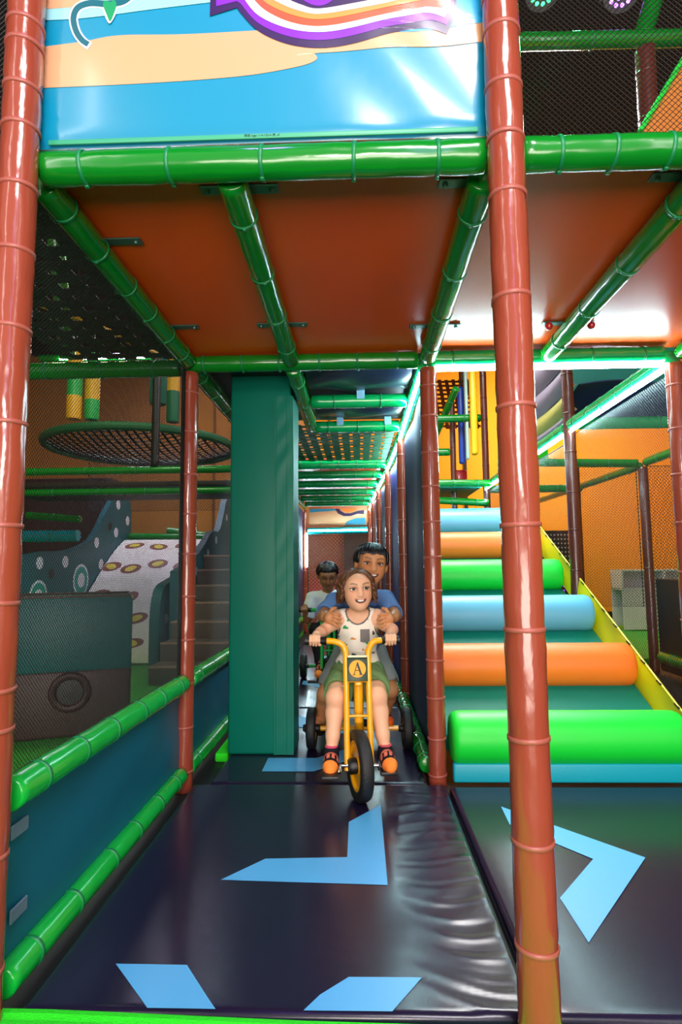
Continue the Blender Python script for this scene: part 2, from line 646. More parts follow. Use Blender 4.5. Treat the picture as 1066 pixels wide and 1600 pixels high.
def chevron(root, pts, wf=None):
    """printed arrow: lies on the mat and follows its folds"""
    cx, cy = root['_c']
    bm = bmesh.new()
    bm.faces.new([bm.verts.new((p[0], p[1], 0)) for p in pts])
    bmesh.ops.triangulate(bm, faces=bm.faces[:])
    if wf:
        for _ in range(6):
            long = [e for e in bm.edges if e.calc_length() > 0.022]
            if not long:
                break
            bmesh.ops.subdivide_edges(bm, edges=long, cuts=1)
            bmesh.ops.triangulate(bm, faces=bm.faces[:])
    for v in bm.verts:
        x, y = v.co.x, v.co.y
        v.co = Vector((x - cx, y - cy, 0.0612 + (wf(x, y) if wf else 0.001)))
    bmesh.ops.recalc_face_normals(bm, faces=bm.faces[:])
    if bm.faces[:][0].normal.z < 0:
        bmesh.ops.reverse_faces(bm, faces=bm.faces[:])
    me = bpy.data.meshes.new('chevron')
    bm.to_mesh(me)
    bm.free()
    me.materials.append(M['chev'])
    return link('chevron', me, root)

def wr(x, y):
    s = max(0, min(1, (x - 0.10) / 0.16))
    e = max(0, min(1, (0.395 - x) / 0.06)) * 0.6 + 0.4
    q = y + 0.05 * math.sin(x * 11 + y * 3)
    z = 0.0010 * s * e * (math.sin(q * 61 + 2.4 * math.sin(x * 6 + y * 7)) + 0.8 * math.sin(q * 97 + x * 24 + 1.7 * math.sin(y * 9)) + 0.8 * math.sin(q * 33 - x * 31) + 0.5 * math.sin(q * 163 + x * 40))
    return z + 0.0011 * math.sin(x * 5 + y * 7) * math.sin(y * 4 - x * 3)

m1 = mat_thing('floor_mat', 'large plum-black vinyl mat in the foreground with three blue chevrons', -0.80, 0.392, 1.425, 2.86, wrinkle=wr, nu=60, nv=150)
chevron(m1, [(-0.463, 1.997), (0.077, 1.970), (0.078, 2.609), (-0.055, 2.437), (-0.055, 2.151), (-0.340, 2.138)], wr)
def clipq(pts):
    return pts
chevron(m1, [(-0.636, 1.585), (-0.500, 1.436), (-0.342, 1.436), (-0.369, 1.471), (-0.452, 1.584)], wr)
chevron(m1, [(-0.039, 1.548), (-0.106, 1.486), (-0.140, 1.436), (0.062, 1.436), (0.142, 1.549)], wr)
m2 = mat_thing('floor_mat', 'plum-black vinyl mat in front of the roller ramp with one bent blue arrow', 0.404, 2.1, 1.425, 2.835,
               wrinkle=lambda x, y: 0.0009 * math.sin(x * 6 + y * 3) * math.sin(y * 5 - x * 2))
chevron(m2, [(0.583, 2.593), (0.974, 2.159), (0.600, 1.690), (0.596, 1.904), (0.791, 2.147), (0.575, 2.420)])
for k, (y0, y1, lb) in enumerate(((2.865, 4.38, 'dark vinyl corridor mat under the front yellow tricycle'),
                                  (4.385, 6.2, 'dark vinyl corridor mat under the tricycle of the boy in white'),
                                  (6.205, 9.9, 'dark vinyl corridor mat at the far end of the tunnel'))):
    mm = mat_thing('floor_mat', lb, -0.80 if k else -0.725, 0.31 - 0.03 * k, y0, y1, wrinkle=lambda x, y: 0.0009 * math.sin(x * 8 + y * 11) * math.sin(y * 9 - x * 4))
    if k == 0:
        chevron(mm, [(-0.50, 3.02), (-0.24, 3.02), (-0.06, 3.20), (-0.06, 3.42), (-0.24, 3.23), (-0.50, 3.23)])
        chevron(mm, [(-0.52, 3.95), (-0.20, 3.70), (-0.08, 3.70), (-0.08, 3.86), (-0.30, 4.02), (-0.52, 4.22)])
    elif k == 1:
        chevron(mm, [(-0.52, 5.25), (-0.30, 5.05), (-0.18, 4.85), (-0.02, 4.85), (-0.20, 5.10), (-0.52, 5.42)])
    else:
        chevron(mm, [(-0.42, 6.7), (-0.2, 6.5), (0.0, 6.7), (0.0, 6.95), (-0.2, 6.75), (-0.42, 6.95)])

# green ribbed carpet lapping over the front edge of the mats
def carpet():
    root_c = Vector((-0.4, 1.2, 0))
    mb = MB()
    # top surface with fine ribs along x
    ny, nx = 50, 8
    def edge_y(x):
        return 1.428 - 0.030 * max(0, min(1, (x + 0.80) / 0.75)) - 0.01 * max(0, (x + 0.1))
    vs, fs = [], []
    for i in range(nx + 1):
        x = -1.6 + 2.35 * i / nx
        for j in range(ny + 1):
            y = 0.6 + (edge_y(x) - 0.6) * j / ny
            z = 0.004 + 0.003 * (j % 2)
            if x > 0.3:
                z -= 0.03 * (x - 0.3)
            vs.append((x, y, z))
    for i in range(nx):
        for j in range(ny):
            a = i * (ny + 1) + j
            fs.append((a, a + ny + 1, a + ny + 2, a + 1))
    n = len(vs)
    vs += [(x, y, -0.058) for x, y, z in vs]
    for i in range(nx):
        a = i * (ny + 1) + ny
        fs.append((a, a + ny + 1, n + a + ny + 1, n + a))
        a = i * (ny + 1)
        fs.append((a + ny + 1, a, n + a, n + a + ny + 1))
    for j in range(ny):
        a = j
        fs.append((a, a + 1, n + a + 1, n + a))
        a = nx * (ny + 1) + j
        fs.append((a + 1, a, n + a, n + a + 1))
    mb.add(vs, fs)
    mb.build('carpet_strip', M['turf'], None, False, base=root_c, label='bright green ribbed carpet strip along the front edge of the mat', cat='carpet')
carpet()
MB().rbox((-0.780, 3.85, -0.035), (0.075, 1.0, 0.05), 0.01, 2).build('carpet_strip', M['turf'], None, True, base=(-0.780, 3.85, -0.06), label='small patch of bright green carpet between low rail and teal column', cat='carpet')

# ------------------------------------------------------------------ posts
GP = 'brown padded posts'
padded('padded_post', 'big brown vinyl-wrapped post at the left edge of the picture, nearest to the viewer', 'post', (XL, YF - 0.06, -0.06), (XL, YF - 0.06, 3.3), 0.0455, M['brown'], M['brown_tie'],
       ties=[0.17, 0.42, 0.70, 0.79, 0.99, 1.17, 1.42, 1.66, 1.86, 2.03, 2.19, 2.30, 2.42, 2.48, 2.62, 2.85, 3.1], wob=0.022)
padded('padded_post', 'big brown vinyl-wrapped post at front right, between mat and roller ramp', 'post', (XR, YF - 0.06, -0.06), (XR, YF - 0.06, 3.3), 0.0455, M['brown'], M['brown_tie'],
       ties=[0.24, 0.46, 0.68, 0.92, 1.16, 1.44, 1.71, 1.97, 2.12, 2.26, 2.41, 2.51, 2.66, 2.9, 3.1], wob=0.022)
padded('padded_post', 'brown post at the far end of the low green side rails on the left', 'post', (XLB, YB, -0.06), (XLB, YB, 2.02), R, M['brown'], M['brown_tie'], gap=0.21)
padded('padded_post', 'brown post beside the lowest green roller, under the glowing corner', 'post', (XRB, YB, -0.06), (XRB, YB, 2.02), R, M['brown'], M['brown_tie'], gap=0.17)
padded('padded_post', 'brown post at the right edge of the picture behind the roller ramp', 'post', (XM3, YB, -0.06), (XM3, YB, 2.02), R, M['brown'], M['brown_tie'], gap=0.24)
CP = [(0.350, 4.6), (0.316, 6.1), (0.265, 7.5), (0.225, 8.8), (0.20, 9.95)]
names = ['second', 'third', 'fourth', 'fifth', 'sixth']
for (x, y), nm in zip(CP, names):
    padded('padded_post', nm + ' brown post from the front along the right side of the tunnel', 'post', (x, y, -0.06), (x, y, 2.02), R, M['brown'], M['brown_tie'], gap=0.26, seg=16, ring=0.05, group=None)
padded('padded_post', 'brown post at the far left corner of the tunnel, beside the lit tube', 'post', (-0.93, 9.95, -0.06), (-0.93, 9.95, 2.02), R, M['brown'], M['brown_tie'], gap=0.3, seg=16, ring=0.05)
padded('padded_post', 'dark brown post hidden behind the teal column, left side of tunnel', 'post', (XLB, 4.45, -0.06), (XLB, 4.45, 2.02), R, M['brown'], M['brown_tie'], gap=0.3, seg=16, ring=0.05)
# right-hand zone
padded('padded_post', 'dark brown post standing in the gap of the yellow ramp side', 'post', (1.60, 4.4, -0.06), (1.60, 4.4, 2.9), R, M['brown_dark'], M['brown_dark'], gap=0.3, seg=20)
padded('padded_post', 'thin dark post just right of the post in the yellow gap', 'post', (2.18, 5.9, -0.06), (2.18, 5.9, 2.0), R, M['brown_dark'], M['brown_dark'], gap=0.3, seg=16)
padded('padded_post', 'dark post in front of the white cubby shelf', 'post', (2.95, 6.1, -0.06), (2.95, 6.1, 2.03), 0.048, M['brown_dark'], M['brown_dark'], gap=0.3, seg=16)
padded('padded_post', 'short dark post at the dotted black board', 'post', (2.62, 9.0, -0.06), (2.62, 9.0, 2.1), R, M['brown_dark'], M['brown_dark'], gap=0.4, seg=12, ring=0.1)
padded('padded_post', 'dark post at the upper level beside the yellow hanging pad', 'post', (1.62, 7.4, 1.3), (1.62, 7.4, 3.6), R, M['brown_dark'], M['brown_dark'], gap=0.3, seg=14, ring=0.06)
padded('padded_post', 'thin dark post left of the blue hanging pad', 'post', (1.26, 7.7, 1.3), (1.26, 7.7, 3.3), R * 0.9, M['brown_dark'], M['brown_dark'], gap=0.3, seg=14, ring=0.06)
# left-hand zone
padded('padded_post', 'tall dark post far behind the teal column', 'post', (-1.0, 7.4, -0.06), (-1.0, 7.4, 5.6), 0.04, M['black'], M['black'], gap=0.6, seg=12, ring=0.2)
padded('padded_post', 'dark upright pole behind the left net, under the hanging bags', 'post', (-1.99, 5.6, 2.02), (-1.99, 5.6, 3.2), 0.04, M['black'], M['black'], gap=0.3, seg=14, ring=0.06)
padded('padded_post', 'maroon post behind the upper right net', 'post', at(1016, 225, 2.92), at(1008, 78, 2.92), 0.05, M['brown_dark'], M['brown_dark'], gap=0.3)

# ------------------------------------------------------------------ green beams
def beam(label, p0, p1, m='green', r=R, ties=None, gap=0.36, **kw):
    return padded('padded_beam', label, 'beam', p0, p1, r, M[m], M['green_tie'], ties, gap, **kw)

e = 0.0475
yf = YF + 0.03
beam('front green beam under the printed banner, between the two big posts', (XL + e - 0.02, yf - 0.03, ZB), (XR - e + 0.01, yf - 0.03, ZB), gap=0.235)
beam('front green beam right of the right big post', (XR + e + 0.004, yf - 0.03, ZB), (2.2, yf - 0.03, ZB), gap=0.145, off=0.6)
beam('stub of green front beam left of the left big post', (-2.0, yf - 0.03, ZB - 0.01), (XL - e - 0.004, yf - 0.03, ZB - 0.01))
yb0, yb1 = YF + 0.048, YB - 0.048
beam('green deck beam running back above the left net', (XLB + 0.003, yb0, ZB), (XLB, yb1, ZB), gap=0.25)
beam('green deck beam in the middle of the left deck bay', (-0.337, yb0, ZB), (-0.337, yb1, ZB), gap=0.37)
beam('green deck beam running back from the right big post', (0.352, yb0 + 0.03, ZB), (0.36, yb1, ZB), gap=0.37)
beam('green deck beam in the middle of the right deck bay', (0.96, yb0, ZB), (0.96, yb1, ZB), gap=0.37)
beam('green deck beam at the far right edge of the deck', (1.62, yb0, ZB), (1.62, yb1, ZB), gap=0.37)
beam('rear green cross beam from the left post to the glowing corner', (XLB - 0.03, YB, ZB), (XRB - 0.05, YB, ZB), gap=0.2)
beam('rear green cross beam above the rollers with the light strip under it', (XRB + 0.0, YB, ZB), (XM3 - 0.05, YB, ZB), 'green_led_tint', gap=0.26)
beam('green cross beam behind the left net, level with the deck', (-2.3, YB, ZB - 0.02), (XLB - 0.05, YB, ZB - 0.02), gap=0.3)
# low rails on the left
beam('upper green side rail from the big left post to the post behind it', (XLB, YF + 0.02, 0.461), (XLB, yb1, 0.458), 'green_light', 0.042, gap=0.235)
beam('lower green side rail along the mat on the left', (XLB + 0.005, YF + 0.02, 0.03), (XLB, yb1, 0.03), 'green_light', 0.037, gap=0.25)
beam('upper green side rail beyond the left post, ending at the teal column', (XLB, YB + 0.048, 0.458), (XLB, 4.39, 0.458), 'green_light', 0.042, gap=0.3)
beam('lower green side rail beyond the left post, ending at the teal column', (XLB, YB + 0.048, 0.03), (XLB, 4.39, 0.03), 'green_light', 0.037, gap=0.3)
beam('green deck beam going back from the left post toward the teal column', (XLB, YB + 0.048, ZB), (XLB, 4.39, ZB), gap=0.3)
beam('green deck beam going back above the tunnel, beside the teal column', (-0.337, YB + 0.048, ZB - 0.01), (-0.337, 4.20, ZB - 0.02), gap=0.4)
# tunnel roof
rb = [(XRB - 0.01, YB + 0.048), CP[0], CP[1], CP[2], CP[3], CP[4]]
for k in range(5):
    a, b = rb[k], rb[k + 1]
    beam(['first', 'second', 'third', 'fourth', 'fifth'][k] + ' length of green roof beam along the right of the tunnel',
         (a[0], a[1] + 0.002, ZB - 0.002), (b[0], b[1] - 0.002, ZB - 0.002), 'green_led_tint', gap=0.4, seg=16, ring=0.06)
def tx(y):
    for k in range(5):
        if y <= rb[k + 1][1]:
            t = (y - rb[k][1]) / (rb[k + 1][1] - rb[k][1])
            return rb[k][0] + t * (rb[k + 1][0] - rb[k][0])
    return 0.2
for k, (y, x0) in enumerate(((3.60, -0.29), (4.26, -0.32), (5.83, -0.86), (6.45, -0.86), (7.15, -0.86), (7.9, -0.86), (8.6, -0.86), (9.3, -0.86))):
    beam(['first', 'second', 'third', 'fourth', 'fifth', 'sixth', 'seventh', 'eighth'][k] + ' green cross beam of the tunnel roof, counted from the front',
         (x0, y, ZB - 0.012), (tx(y) - 0.046, y, ZB - 0.012), 'green_led_tint', gap=0.27 if k == 0 else 0.2, seg=18, ring=0.05)
beam('green roof beam on the left side of the tunnel beyond the webbing', (-0.90, 5.9, ZB), (-0.92, 9.89, ZB), gap=0.5, seg=14, ring=0.1)
beam('low green rail along the right foot of the tunnel, first from the front', (0.318, YB + 0.06, 0.045), (0.312, 4.54, 0.045), r=0.038, gap=0.17)
beam('low green rail along the right foot of the tunnel, second from the front', (0.305, 4.66, 0.045), (0.275, 6.04, 0.045), r=0.038, gap=0.3)
beam('low green rail at the left foot of the tunnel near the boy in white', (-0.90, 6.0, 0.25), (-0.90, 9.88, 0.25), 'green_light', 0.04, gap=0.5, seg=14, ring=0.1)
tp0, tp1 = at(482, 830, 10), at(583, 829, 10)
beam('teal-lit tube across the far end of the tunnel', (-0.88, 9.95, 1.66), (0.15, 9.95, 1.665), 'teal_tube', r=0.06, gap=0.5)
# right zone
beam('green beam with light strip above the right edge of the ramp', (1.61, YB + 0.048, ZB), (1.60, 4.35, ZB), 'green_led_tint', gap=0.25)
beam('green beam with light strip, farther length along the ramp', (1.60, 4.45, ZB), (1.60, 7.35, ZB - 0.03), 'green_led_tint', gap=0.4, seg=18)
beam('green beam across the top of the roller ramp', (0.40, 6.9, 2.02), (1.56, 6.9, 2.0), gap=0.3, seg=16)
beam('lower green beam across the top of the roller ramp', (0.40, 7.05, 1.86), (1.56, 7.05, 1.78), gap=0.3, seg=16)
beam('green rail behind the ramp going to the post before the cubby', (1.66, 6.1, 2.10), (2.90, 6.1, 2.07), gap=0.5, seg=16)
beam('green rail from the post before the cubby toward the viewer', (2.95, 4.4, 2.07), (2.95, 6.02, 2.07), gap=0.5, seg=16)
beam('green rail from the post before the cubby going away', (2.95, 6.16, 2.05), (2.95, 11.99, 2.12), gap=0.5, seg=16)
beam('thin green rail across the right zone under the light strip', (1.66, 7.6, 2.02), (2.88, 7.6, 2.02), gap=0.5, seg=14, r=0.05)
beam('teal-green tube across the right zone above the orange wall', (1.66, 4.75, 2.17), (3.2, 4.75, 2.17), 'green_led_tint', gap=0.5, seg=16, r=0.05)
beam('teal-green rail low at the right edge of the picture', (2.78, 4.3, 0.15), (2.78, 5.6, 0.17), gap=0.5, seg=16, r=0.05)
beam('green rail on the upper level before the orange webbing, higher one', (0.7, 7.42, 2.92), (1.575, 7.42, 2.92), gap=0.5, seg=14, r=0.05)
beam('green rail on the upper level before the orange webbing, lower one', (0.7, 7.7, 2.54), (1.215, 7.7, 2.54), gap=0.5, seg=14, r=0.05)
beam('green rail on the upper level slanting past the orange webbing', (0.95, 8.2, 2.55), (1.24, 7.2, 3.25), gap=0.5, seg=14, r=0.045)
beam('green beam behind the upper right net', at(560, 72, 2.92), at(1300, 54, 2.92), gap=0.5, r=0.042)
beam('thick green beam rising behind the upper right net', at(1003, 62, 2.98), at(1040, -60, 3.0), gap=0.5, r=0.05)
beam('dark green upright behind the upper left net', (-1.5, 2.90, 2.10), (-1.42, 2.3, 3.6), gap=0.5, r=0.04)
beam('dark green beam behind the upper left net', (-2.8, 2.58, 2.92), (-1.50, 2.58, 2.92), gap=0.5, r=0.04)
# left zone
beam('green rail of the far platform behind the left net, upper of two', (-3.9, 5.6, 1.985), (-0.95, 5.6, 1.985), r=0.036, gap=0.5, seg=16)
beam('green rail of the far platform behind the left net, lower of two', (-3.9, 5.9, 1.82), (-0.95, 5.9, 1.82), r=0.034, gap=0.5, seg=16)
beam('green beam high above the hanging bags on the left', (-4.2, 7.4, 3.82), (-1.05, 7.4, 3.82), r=0.05, gap=0.6, seg=14)
beam('green padded tube at the top of the slide', (-3.42, 8.6, 1.52), (-2.05, 8.6, 1.49), r=0.05, gap=0.5, seg=14)
beam('green padded rail leaning beside the spotted slide fin', (-2.95, 8.9, 1.62), (-2.2, 9.0, 1.52), r=0.06, gap=0.5, seg=14)
beam('teal shiny tube left of the spotted slide fin', (-4.2, 7.2, 1.45), (-3.505, 7.2, 1.45), 'teal_tube', r=0.075, gap=0.5, seg=16)
beam('green tube above the teal tube by the slide fin', (-4.2, 7.25, 1.72), (-3.505, 7.25, 1.66), r=0.045, gap=0.5, seg=16)

# ------------------------------------------------------------------ decks, clamps
def deck(label, x0, x1, y0, y1, z=2.112, m='deck'):
    return MB().rbox(((x0 + x1) / 2, (y0 + y1) / 2, z + 0.01), (x1 - x0, y1 - y0, 0.02), 0.004, 1).build('deck_board', M[m], None, True, base=((x0 + x1) / 2, (y0 + y1) / 2, z), label=label, cat='deck')
deck('orange underside of the deck board above the left bay', XL - 0.03, -0.34, YF + 0.04, YB + 0.02)
deck('orange underside of the deck board in the middle bay', -0.335, 0.352, YF + 0.04, YB + 0.02)
deck('orange underside of the deck board right of the right post', 0.358, 0.957, YF + 0.04, YB + 0.02)
deck('orange underside of the deck board at the right edge', 0.963, 1.66, YF + 0.04, YB + 0.02)
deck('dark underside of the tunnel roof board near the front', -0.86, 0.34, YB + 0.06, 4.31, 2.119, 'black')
deck('brown underside of the tunnel roof board beyond the webbing', -0.95, 0.34, 5.88, 10.0, 2.11)
def clamp(x, y, label):
    mb = MB()
    mb.rbox((0, 0, 0), (0.23, 0.04, 0.006), 0.002, 1)
    root = thing('beam_clamp', label, 'bracket', (x, y, 2.1075))
    mb.build('plate', M['clamp'], root)
    for sx in (-1, 1):
        MB().lathe([(0.0, -0.009), (0.006, -0.008), (0.008, -0.005), (0.008, 0)], None, (sx * 0.095, 0, -0.003), 10).build('bolt', M['clamp'], root)
CL = []
clamp(-0.337, 1.60, 'metal bracket plate on the deck over the middle green beam, front end')
clamp(-0.337, 2.55, 'metal bracket plate on the deck over the middle green beam, far end')
clamp(0.356, 1.60, 'metal bracket plate beside the beam of the right big post, front end')
clamp(0.358, 2.60, 'metal bracket plate near the glowing corner of the deck')
clamp(0.96, 1.60, 'metal bracket plate on the right deck bay with red knob, front end')
clamp(0.96, 2.60, 'metal bracket plate on the right deck bay between two red knobs')
clamp(XLB + 0.03, 1.85, 'metal bracket plate on the left deck beam, front end')
clamp(XLB + 0.03, 2.55, 'metal bracket plate on the left deck beam, far end')
M['red'] = mat('red_plastic', '#c01020', 0.35, coat=0.4)
for (x, y, lb) in ((0.93, 1.535, 'small red knob under the deck by the front right bracket'), (0.87, 2.585, 'small red knob under the deck left of the right beam'),
                   (1.06, 2.585, 'small red knob under the deck right of the right beam')):
    MB().lathe([(0.0, -0.03), (0.011, -0.027), (0.017, -0.018), (0.018, -0.008), (0.013, 0.0), (0.008, 0.004)], None, (x, y, 2.1), 16).build('cap_knob', M['red'], None, True, base=(x, y, 2.1), label=lb, cat='knob')

# ------------------------------------------------------------------ light strips
LZ = ZB - R - 0.013
led_on((XRB + 0.03, YB - 0.012, LZ), (XM3 - 0.03, YB - 0.012, LZ), 'white light strip under the cross beam above the rollers')
for k in range(5):
    a, b = rb[k], rb[k + 1]
    led_on((a[0] - 0.022, a[1] + 0.01, LZ + 0.004), (b[0] - 0.022, b[1] - 0.05, LZ + 0.004),
           'white light strip under ' + ['first', 'second', 'third', 'fourth', 'fifth'][k] + ' length of the right tunnel beam')
led_on((1.585, YB + 0.06, LZ), (1.585, 4.34, LZ), 'white light strip under the right ramp beam, near length')
led_on((1.585, 4.47, LZ), (1.585, 7.3, LZ - 0.03), 'white light strip under the right ramp beam, far length')
led_on((-0.86, 9.88, 1.66), (0.14, 9.88, 1.665), 'white light strip across the teal tube at the tunnel end')
led_on((-0.885, 9.88, 1.05), (-0.885, 9.88, 1.62), 'upright light strip at the left corner of the tunnel end')
led_on((-3.9, 7.33, 3.78), (-1.2, 7.33, 3.78), 'cool light strip high behind the left net')

# ------------------------------------------------------------------ left side panels
def side_panel(label, y0, y1, nw=0):
    root = thing('side_panel', label, 'panel', (XLB - 0.012, (y0 + y1) / 2, 0.06))
    L = y1 - y0
    def f(s, t):
        y = -L / 2 + s * L
        z = 0.002 + t * 0.362
        x = 0.006 * math.sin(3.1 * s * 3 + t * 2.4) * math.sin(math.pi * t) + 0.004 * math.sin(9 * s - 5 * t) * math.sin(math.pi * t)
        return (x, y, z)
    sheet('fabric', M['teal'], f, 40, 14, 0.014, root)
    if nw:
        mv = mat('grey_hook_strap', '#5a6f86', 0.7, bump=0.2, bscale=300)
        for (y, z) in nw:
            MB().rbox((0.012, y - (y0 + y1) / 2, z), (0.006, 0.075, 0.036), 0.003, 1).build('fastener_strap', mv, root, label='grey hook and loop strap')
    return root
side_panel('teal vinyl side panel between the two near green rails with grey straps', YF + 0.03, YB - 0.03, nw=((1.52, 0.30), (1.53, 0.10)))
side_panel('teal vinyl side panel beyond the left post', YB + 0.05, 4.36)

# ------------------------------------------------------------------ nets
near_net = net('safety_net', 'black net filling the near left bay above the green rail', (XLB - 0.01, YF + 0.03, 0.50), (0, 1, 0), (0, 0, 1), YB - YF - 0.06, 1.52, 0.0092, 0.0019)
MB().rbox((-0.006, YB - YF - 0.085, 0.76), (0.006, 0.05, 1.52), 0.002, 1).build('border_strap', M['strap'], near_net)
net('safety_net', 'black net left of the teal column, beyond the left post', (XLB - 0.01, YB + 0.06, 0.50), (0, 1, 0), (0, 0, 1), 1.40, 1.52, 0.014, 0.0024)
net('safety_net', 'black net above the front beam at upper right', (XR + 0.05, YF + 0.0, ZB + 0.046), (1, 0, 0), (0, 0, 1), 1.5, 1.15, 0.0115, 0.0019)
net('safety_net', 'black net above the front beam at upper left corner', (-1.9, YF + 0.0, ZB + 0.046), (1, 0, 0), (0, 0, 1), 0.98, 1.15, 0.0115, 0.0019)
net('safety_net', 'black net right of the ramp, near bay below the light strip', (1.63, YB + 0.06, 0.02), (0, 1, 0), (0, 0, 1), 1.42, 1.98, 0.016, 0.0024)
net('safety_net', 'black net right of the ramp, above the farther yellow side', (1.64, 4.46, 0.02), (0, 1, 0), (0, 0, 1), 2.85, 1.95, 0.024, 0.0032)
net('safety_net', 'black net hanging between ramp post and the post before the cubby', (2.24, 6.12, 0.6), (1, 0, 0), (0, 0, 1), 0.65, 1.44, 0.022, 0.0034)
net('safety_net', 'black net right of the post before the cubby', (2.99, 6.1, 0.4), (1, 0, 0), (0, 0, 1), 1.4, 1.64, 0.026, 0.0046)
M['net_b'] = mat('brown_net_cord', '#3b2a26', 0.6)
net('safety_net', 'brownish net closing the far end of the tunnel', (-0.88, 10.02, 0.05), (1, 0, 0), (0, 0, 1), 1.06, 1.54, 0.045, 0.009, M['net_b'])
net('safety_net', 'black net in front of the far left wall, behind the round net', (-4.2, 8.9, 1.93), (1, 0, 0), (0, 0, 1), 3.2, 3.7, 0.032, 0.005)
webbing('woven_roof', 'black woven strap roof over the left play area behind the net', (-1.52, YF + 0.1, 2.10), (1, 0, 0), (0, 1, 0), 0.60, 1.38, 6, 14, 0.062, M['strap'])
webbing('woven_roof', 'green woven strap roof over the middle of the tunnel', (-0.86, 4.32, 2.085), (1, 0, 0), (0, 1, 0), 1.16, 1.46, 13, 13, 0.062, M['strap_g'])
webbing('woven_roof', 'orange-lit woven strap roof on the upper level behind the rollers', (0.92, 8.3, 3.0), (1, 0, 0), (0, 0.6, 0.8), 0.85, 1.2, 8, 11, 0.055, mat('brown_webbing', '#7a3f1c', 0.6))

# ================================================================== printed banner over the front beam
def banner():
    P = lambda px, py: at(px, py, 1.438)
    bl, br = P(78, 232), P(752, 214)
    root = thing('printed_banner', 'printed beach-stripe banner with purple and orange swoosh over the front beam', 'banner', ((bl.x + br.x) / 2, 1.438, 2.12))
    b = root.location.copy()
    x0, x1 = -0.862 - b.x, 0.374 - b.x
    M['b_sky'] = mat('banner_sky_blue', '#0486aa', 0.30, bump=0.10, bscale=7, coat=0.35)
    M['b_sand'] = mat('banner_sand', '#d29e74', 0.30, bump=0.10, bscale=7, coat=0.35)
    M['b_white'] = mat('banner_white', '#f3ecf0', 0.34, bump=0.1, bscale=7, coat=0.35)
    M['b_purple'] = mat('banner_purple', '#7a1fc8', 0.30, bump=0.1, bscale=7, coat=0.35)
    M['b_dark'] = mat('banner_dark_purple', '#2c0f4a', 0.30, bump=0.1, bscale=7, coat=0.35)
    M['b_orange'] = mat('banner_orange', '#ff8a3a', 0.30, bump=0.1, bscale=7, coat=0.35)
    M['b_red'] = mat('banner_red_orange', '#f4502a', 0.30, bump=0.1, bscale=7, coat=0.35)
    M['b_vine'] = mat('banner_deep_teal', '#12606e', 0.30, bump=0.1, bscale=7)
    M['b_leaf'] = mat('banner_leaf_green', '#15925a', 0.30, bump=0.1, bscale=7)
    M['b_blue2'] = mat('banner_mid_blue', '#1f9fd6', 0.30, bump=0.1, bscale=7, coat=0.35)
    M['b_pale'] = mat('banner_pale_aqua', '#8fd0d8', 0.30, bump=0.1, bscale=7, coat=0.35)
    # the cushion itself (slightly puffed)
    def rel(x):
        k = max(0, min(1, (x - 0.10) / 0.3))
        return k
    def f(s, t):
        x = x0 + s * (x1 - x0)
        z = 0.004 + t * 1.15
        e = min(s, 1 - s, t * 1.0) * 45
        y = -0.012 * min(1, e) + 0.004 * rel(x) * math.sin(17 * z + 21 * x) * min(1, e)
        return (x, y, z)
    sheet('panel', M['b_sky'], f, 70, 60, 0.02, root)
    def yat(x, z):
        s = (x - x0) / (x1 - x0); t = (z - 0.004) / 1.15
        e = max(0, min(s, 1 - s, t)) * 45
        return -0.012 * min(1, e) + 0.004 * rel(x) * math.sin(17 * z + 21 * x) * min(1, e)
    def L(px, py):
        p = P(px, py) - b
        return (max(x0 + 0.002, min(x1 - 0.002, p.x)), p.z)
    def piece(name, m, px, lift, strip=False):
        """flat print: outline in the banner's plane, laid on its puffed face"""
        pts = [L(*q) for q in px]
        bm = bmesh.new()
        cl = [pts[0]]
        for q in pts[1:]:
            if (Vector(q) - Vector(cl[-1])).length > 0.0008:
                cl.append(q)
        vs = [bm.verts.new((x, 0, z)) for x, z in cl]
        if strip:
            n = len(vs) // 2
            for i in range(n - 1):
                try:
                    bm.faces.new((vs[i], vs[i + 1], vs[2 * n - 2 - i], vs[2 * n - 1 - i]))
                except (ValueError, IndexError):
                    pass
        else:
            from mathutils.geometry import tessellate_polygon
            for t in tessellate_polygon([[Vector((x, z, 0)) for x, z in cl]]):
                try:
                    bm.faces.new([vs[k] for k in t])
                except ValueError:
                    pass
        bmesh.ops.triangulate(bm, faces=bm.faces[:])
        for _ in range(6):
            long = [e_ for e_ in bm.edges if e_.calc_length() > 0.026]
            if not long:
                break
            bmesh.ops.subdivide_edges(bm, edges=long, cuts=1)
            bmesh.ops.triangulate(bm, faces=bm.faces[:])
        for v in bm.verts:
            v.co.y = yat(v.co.x, v.co.z) - lift
        bmesh.ops.recalc_face_normals(bm, faces=bm.faces[:])
        me = bpy.data.meshes.new(name)
        bm.to_mesh(me)
        bm.free()
        me.materials.append(m)
        smooth(me)
        return link(name, me, root)
    C = lambda pts, n=6: [(p.x, p.y) for p in bez([(a, c, 0) for a, c in pts], n)]
    U = -160   # the print goes on above the frame
    # stripes, from the bottom
    piece('stripe', M['b_sand'], C([(36, 145), (180, 139), (300, 132), (390, 124), (450, 114), (483, 106), (496, 98), (492, 90)]) + C([(500, 89), (560, 85), (660, 79), (800, 71)]) + C([(800, 42), (600, 44), (480, 50), (300, 60), (190, 62), (130, 72), (36, 84)]), 0.0012)
    piece('stripe', M['b_pale'], C([(36, 40), (130, 36), (240, 22), (340, 10)]) + C([(340, -5), (240, 4), (150, 16), (36, 24)]), 0.0016)
    piece('stripe', M['b_sand'], C([(36, 24), (150, 16), (240, 4), (340, -8), (420, -20)]) + [(420, U), (36, U)], 0.0020)
    piece('stripe', M['b_blue2'], C([(560, 60), (660, 54), (800, 40)]) + [(800, -30), (700, -20)] + C([(650, 20), (600, 40)]), 0.0020)
    # swoosh of the cut-off logo: nested bands
    top = lambda d: None
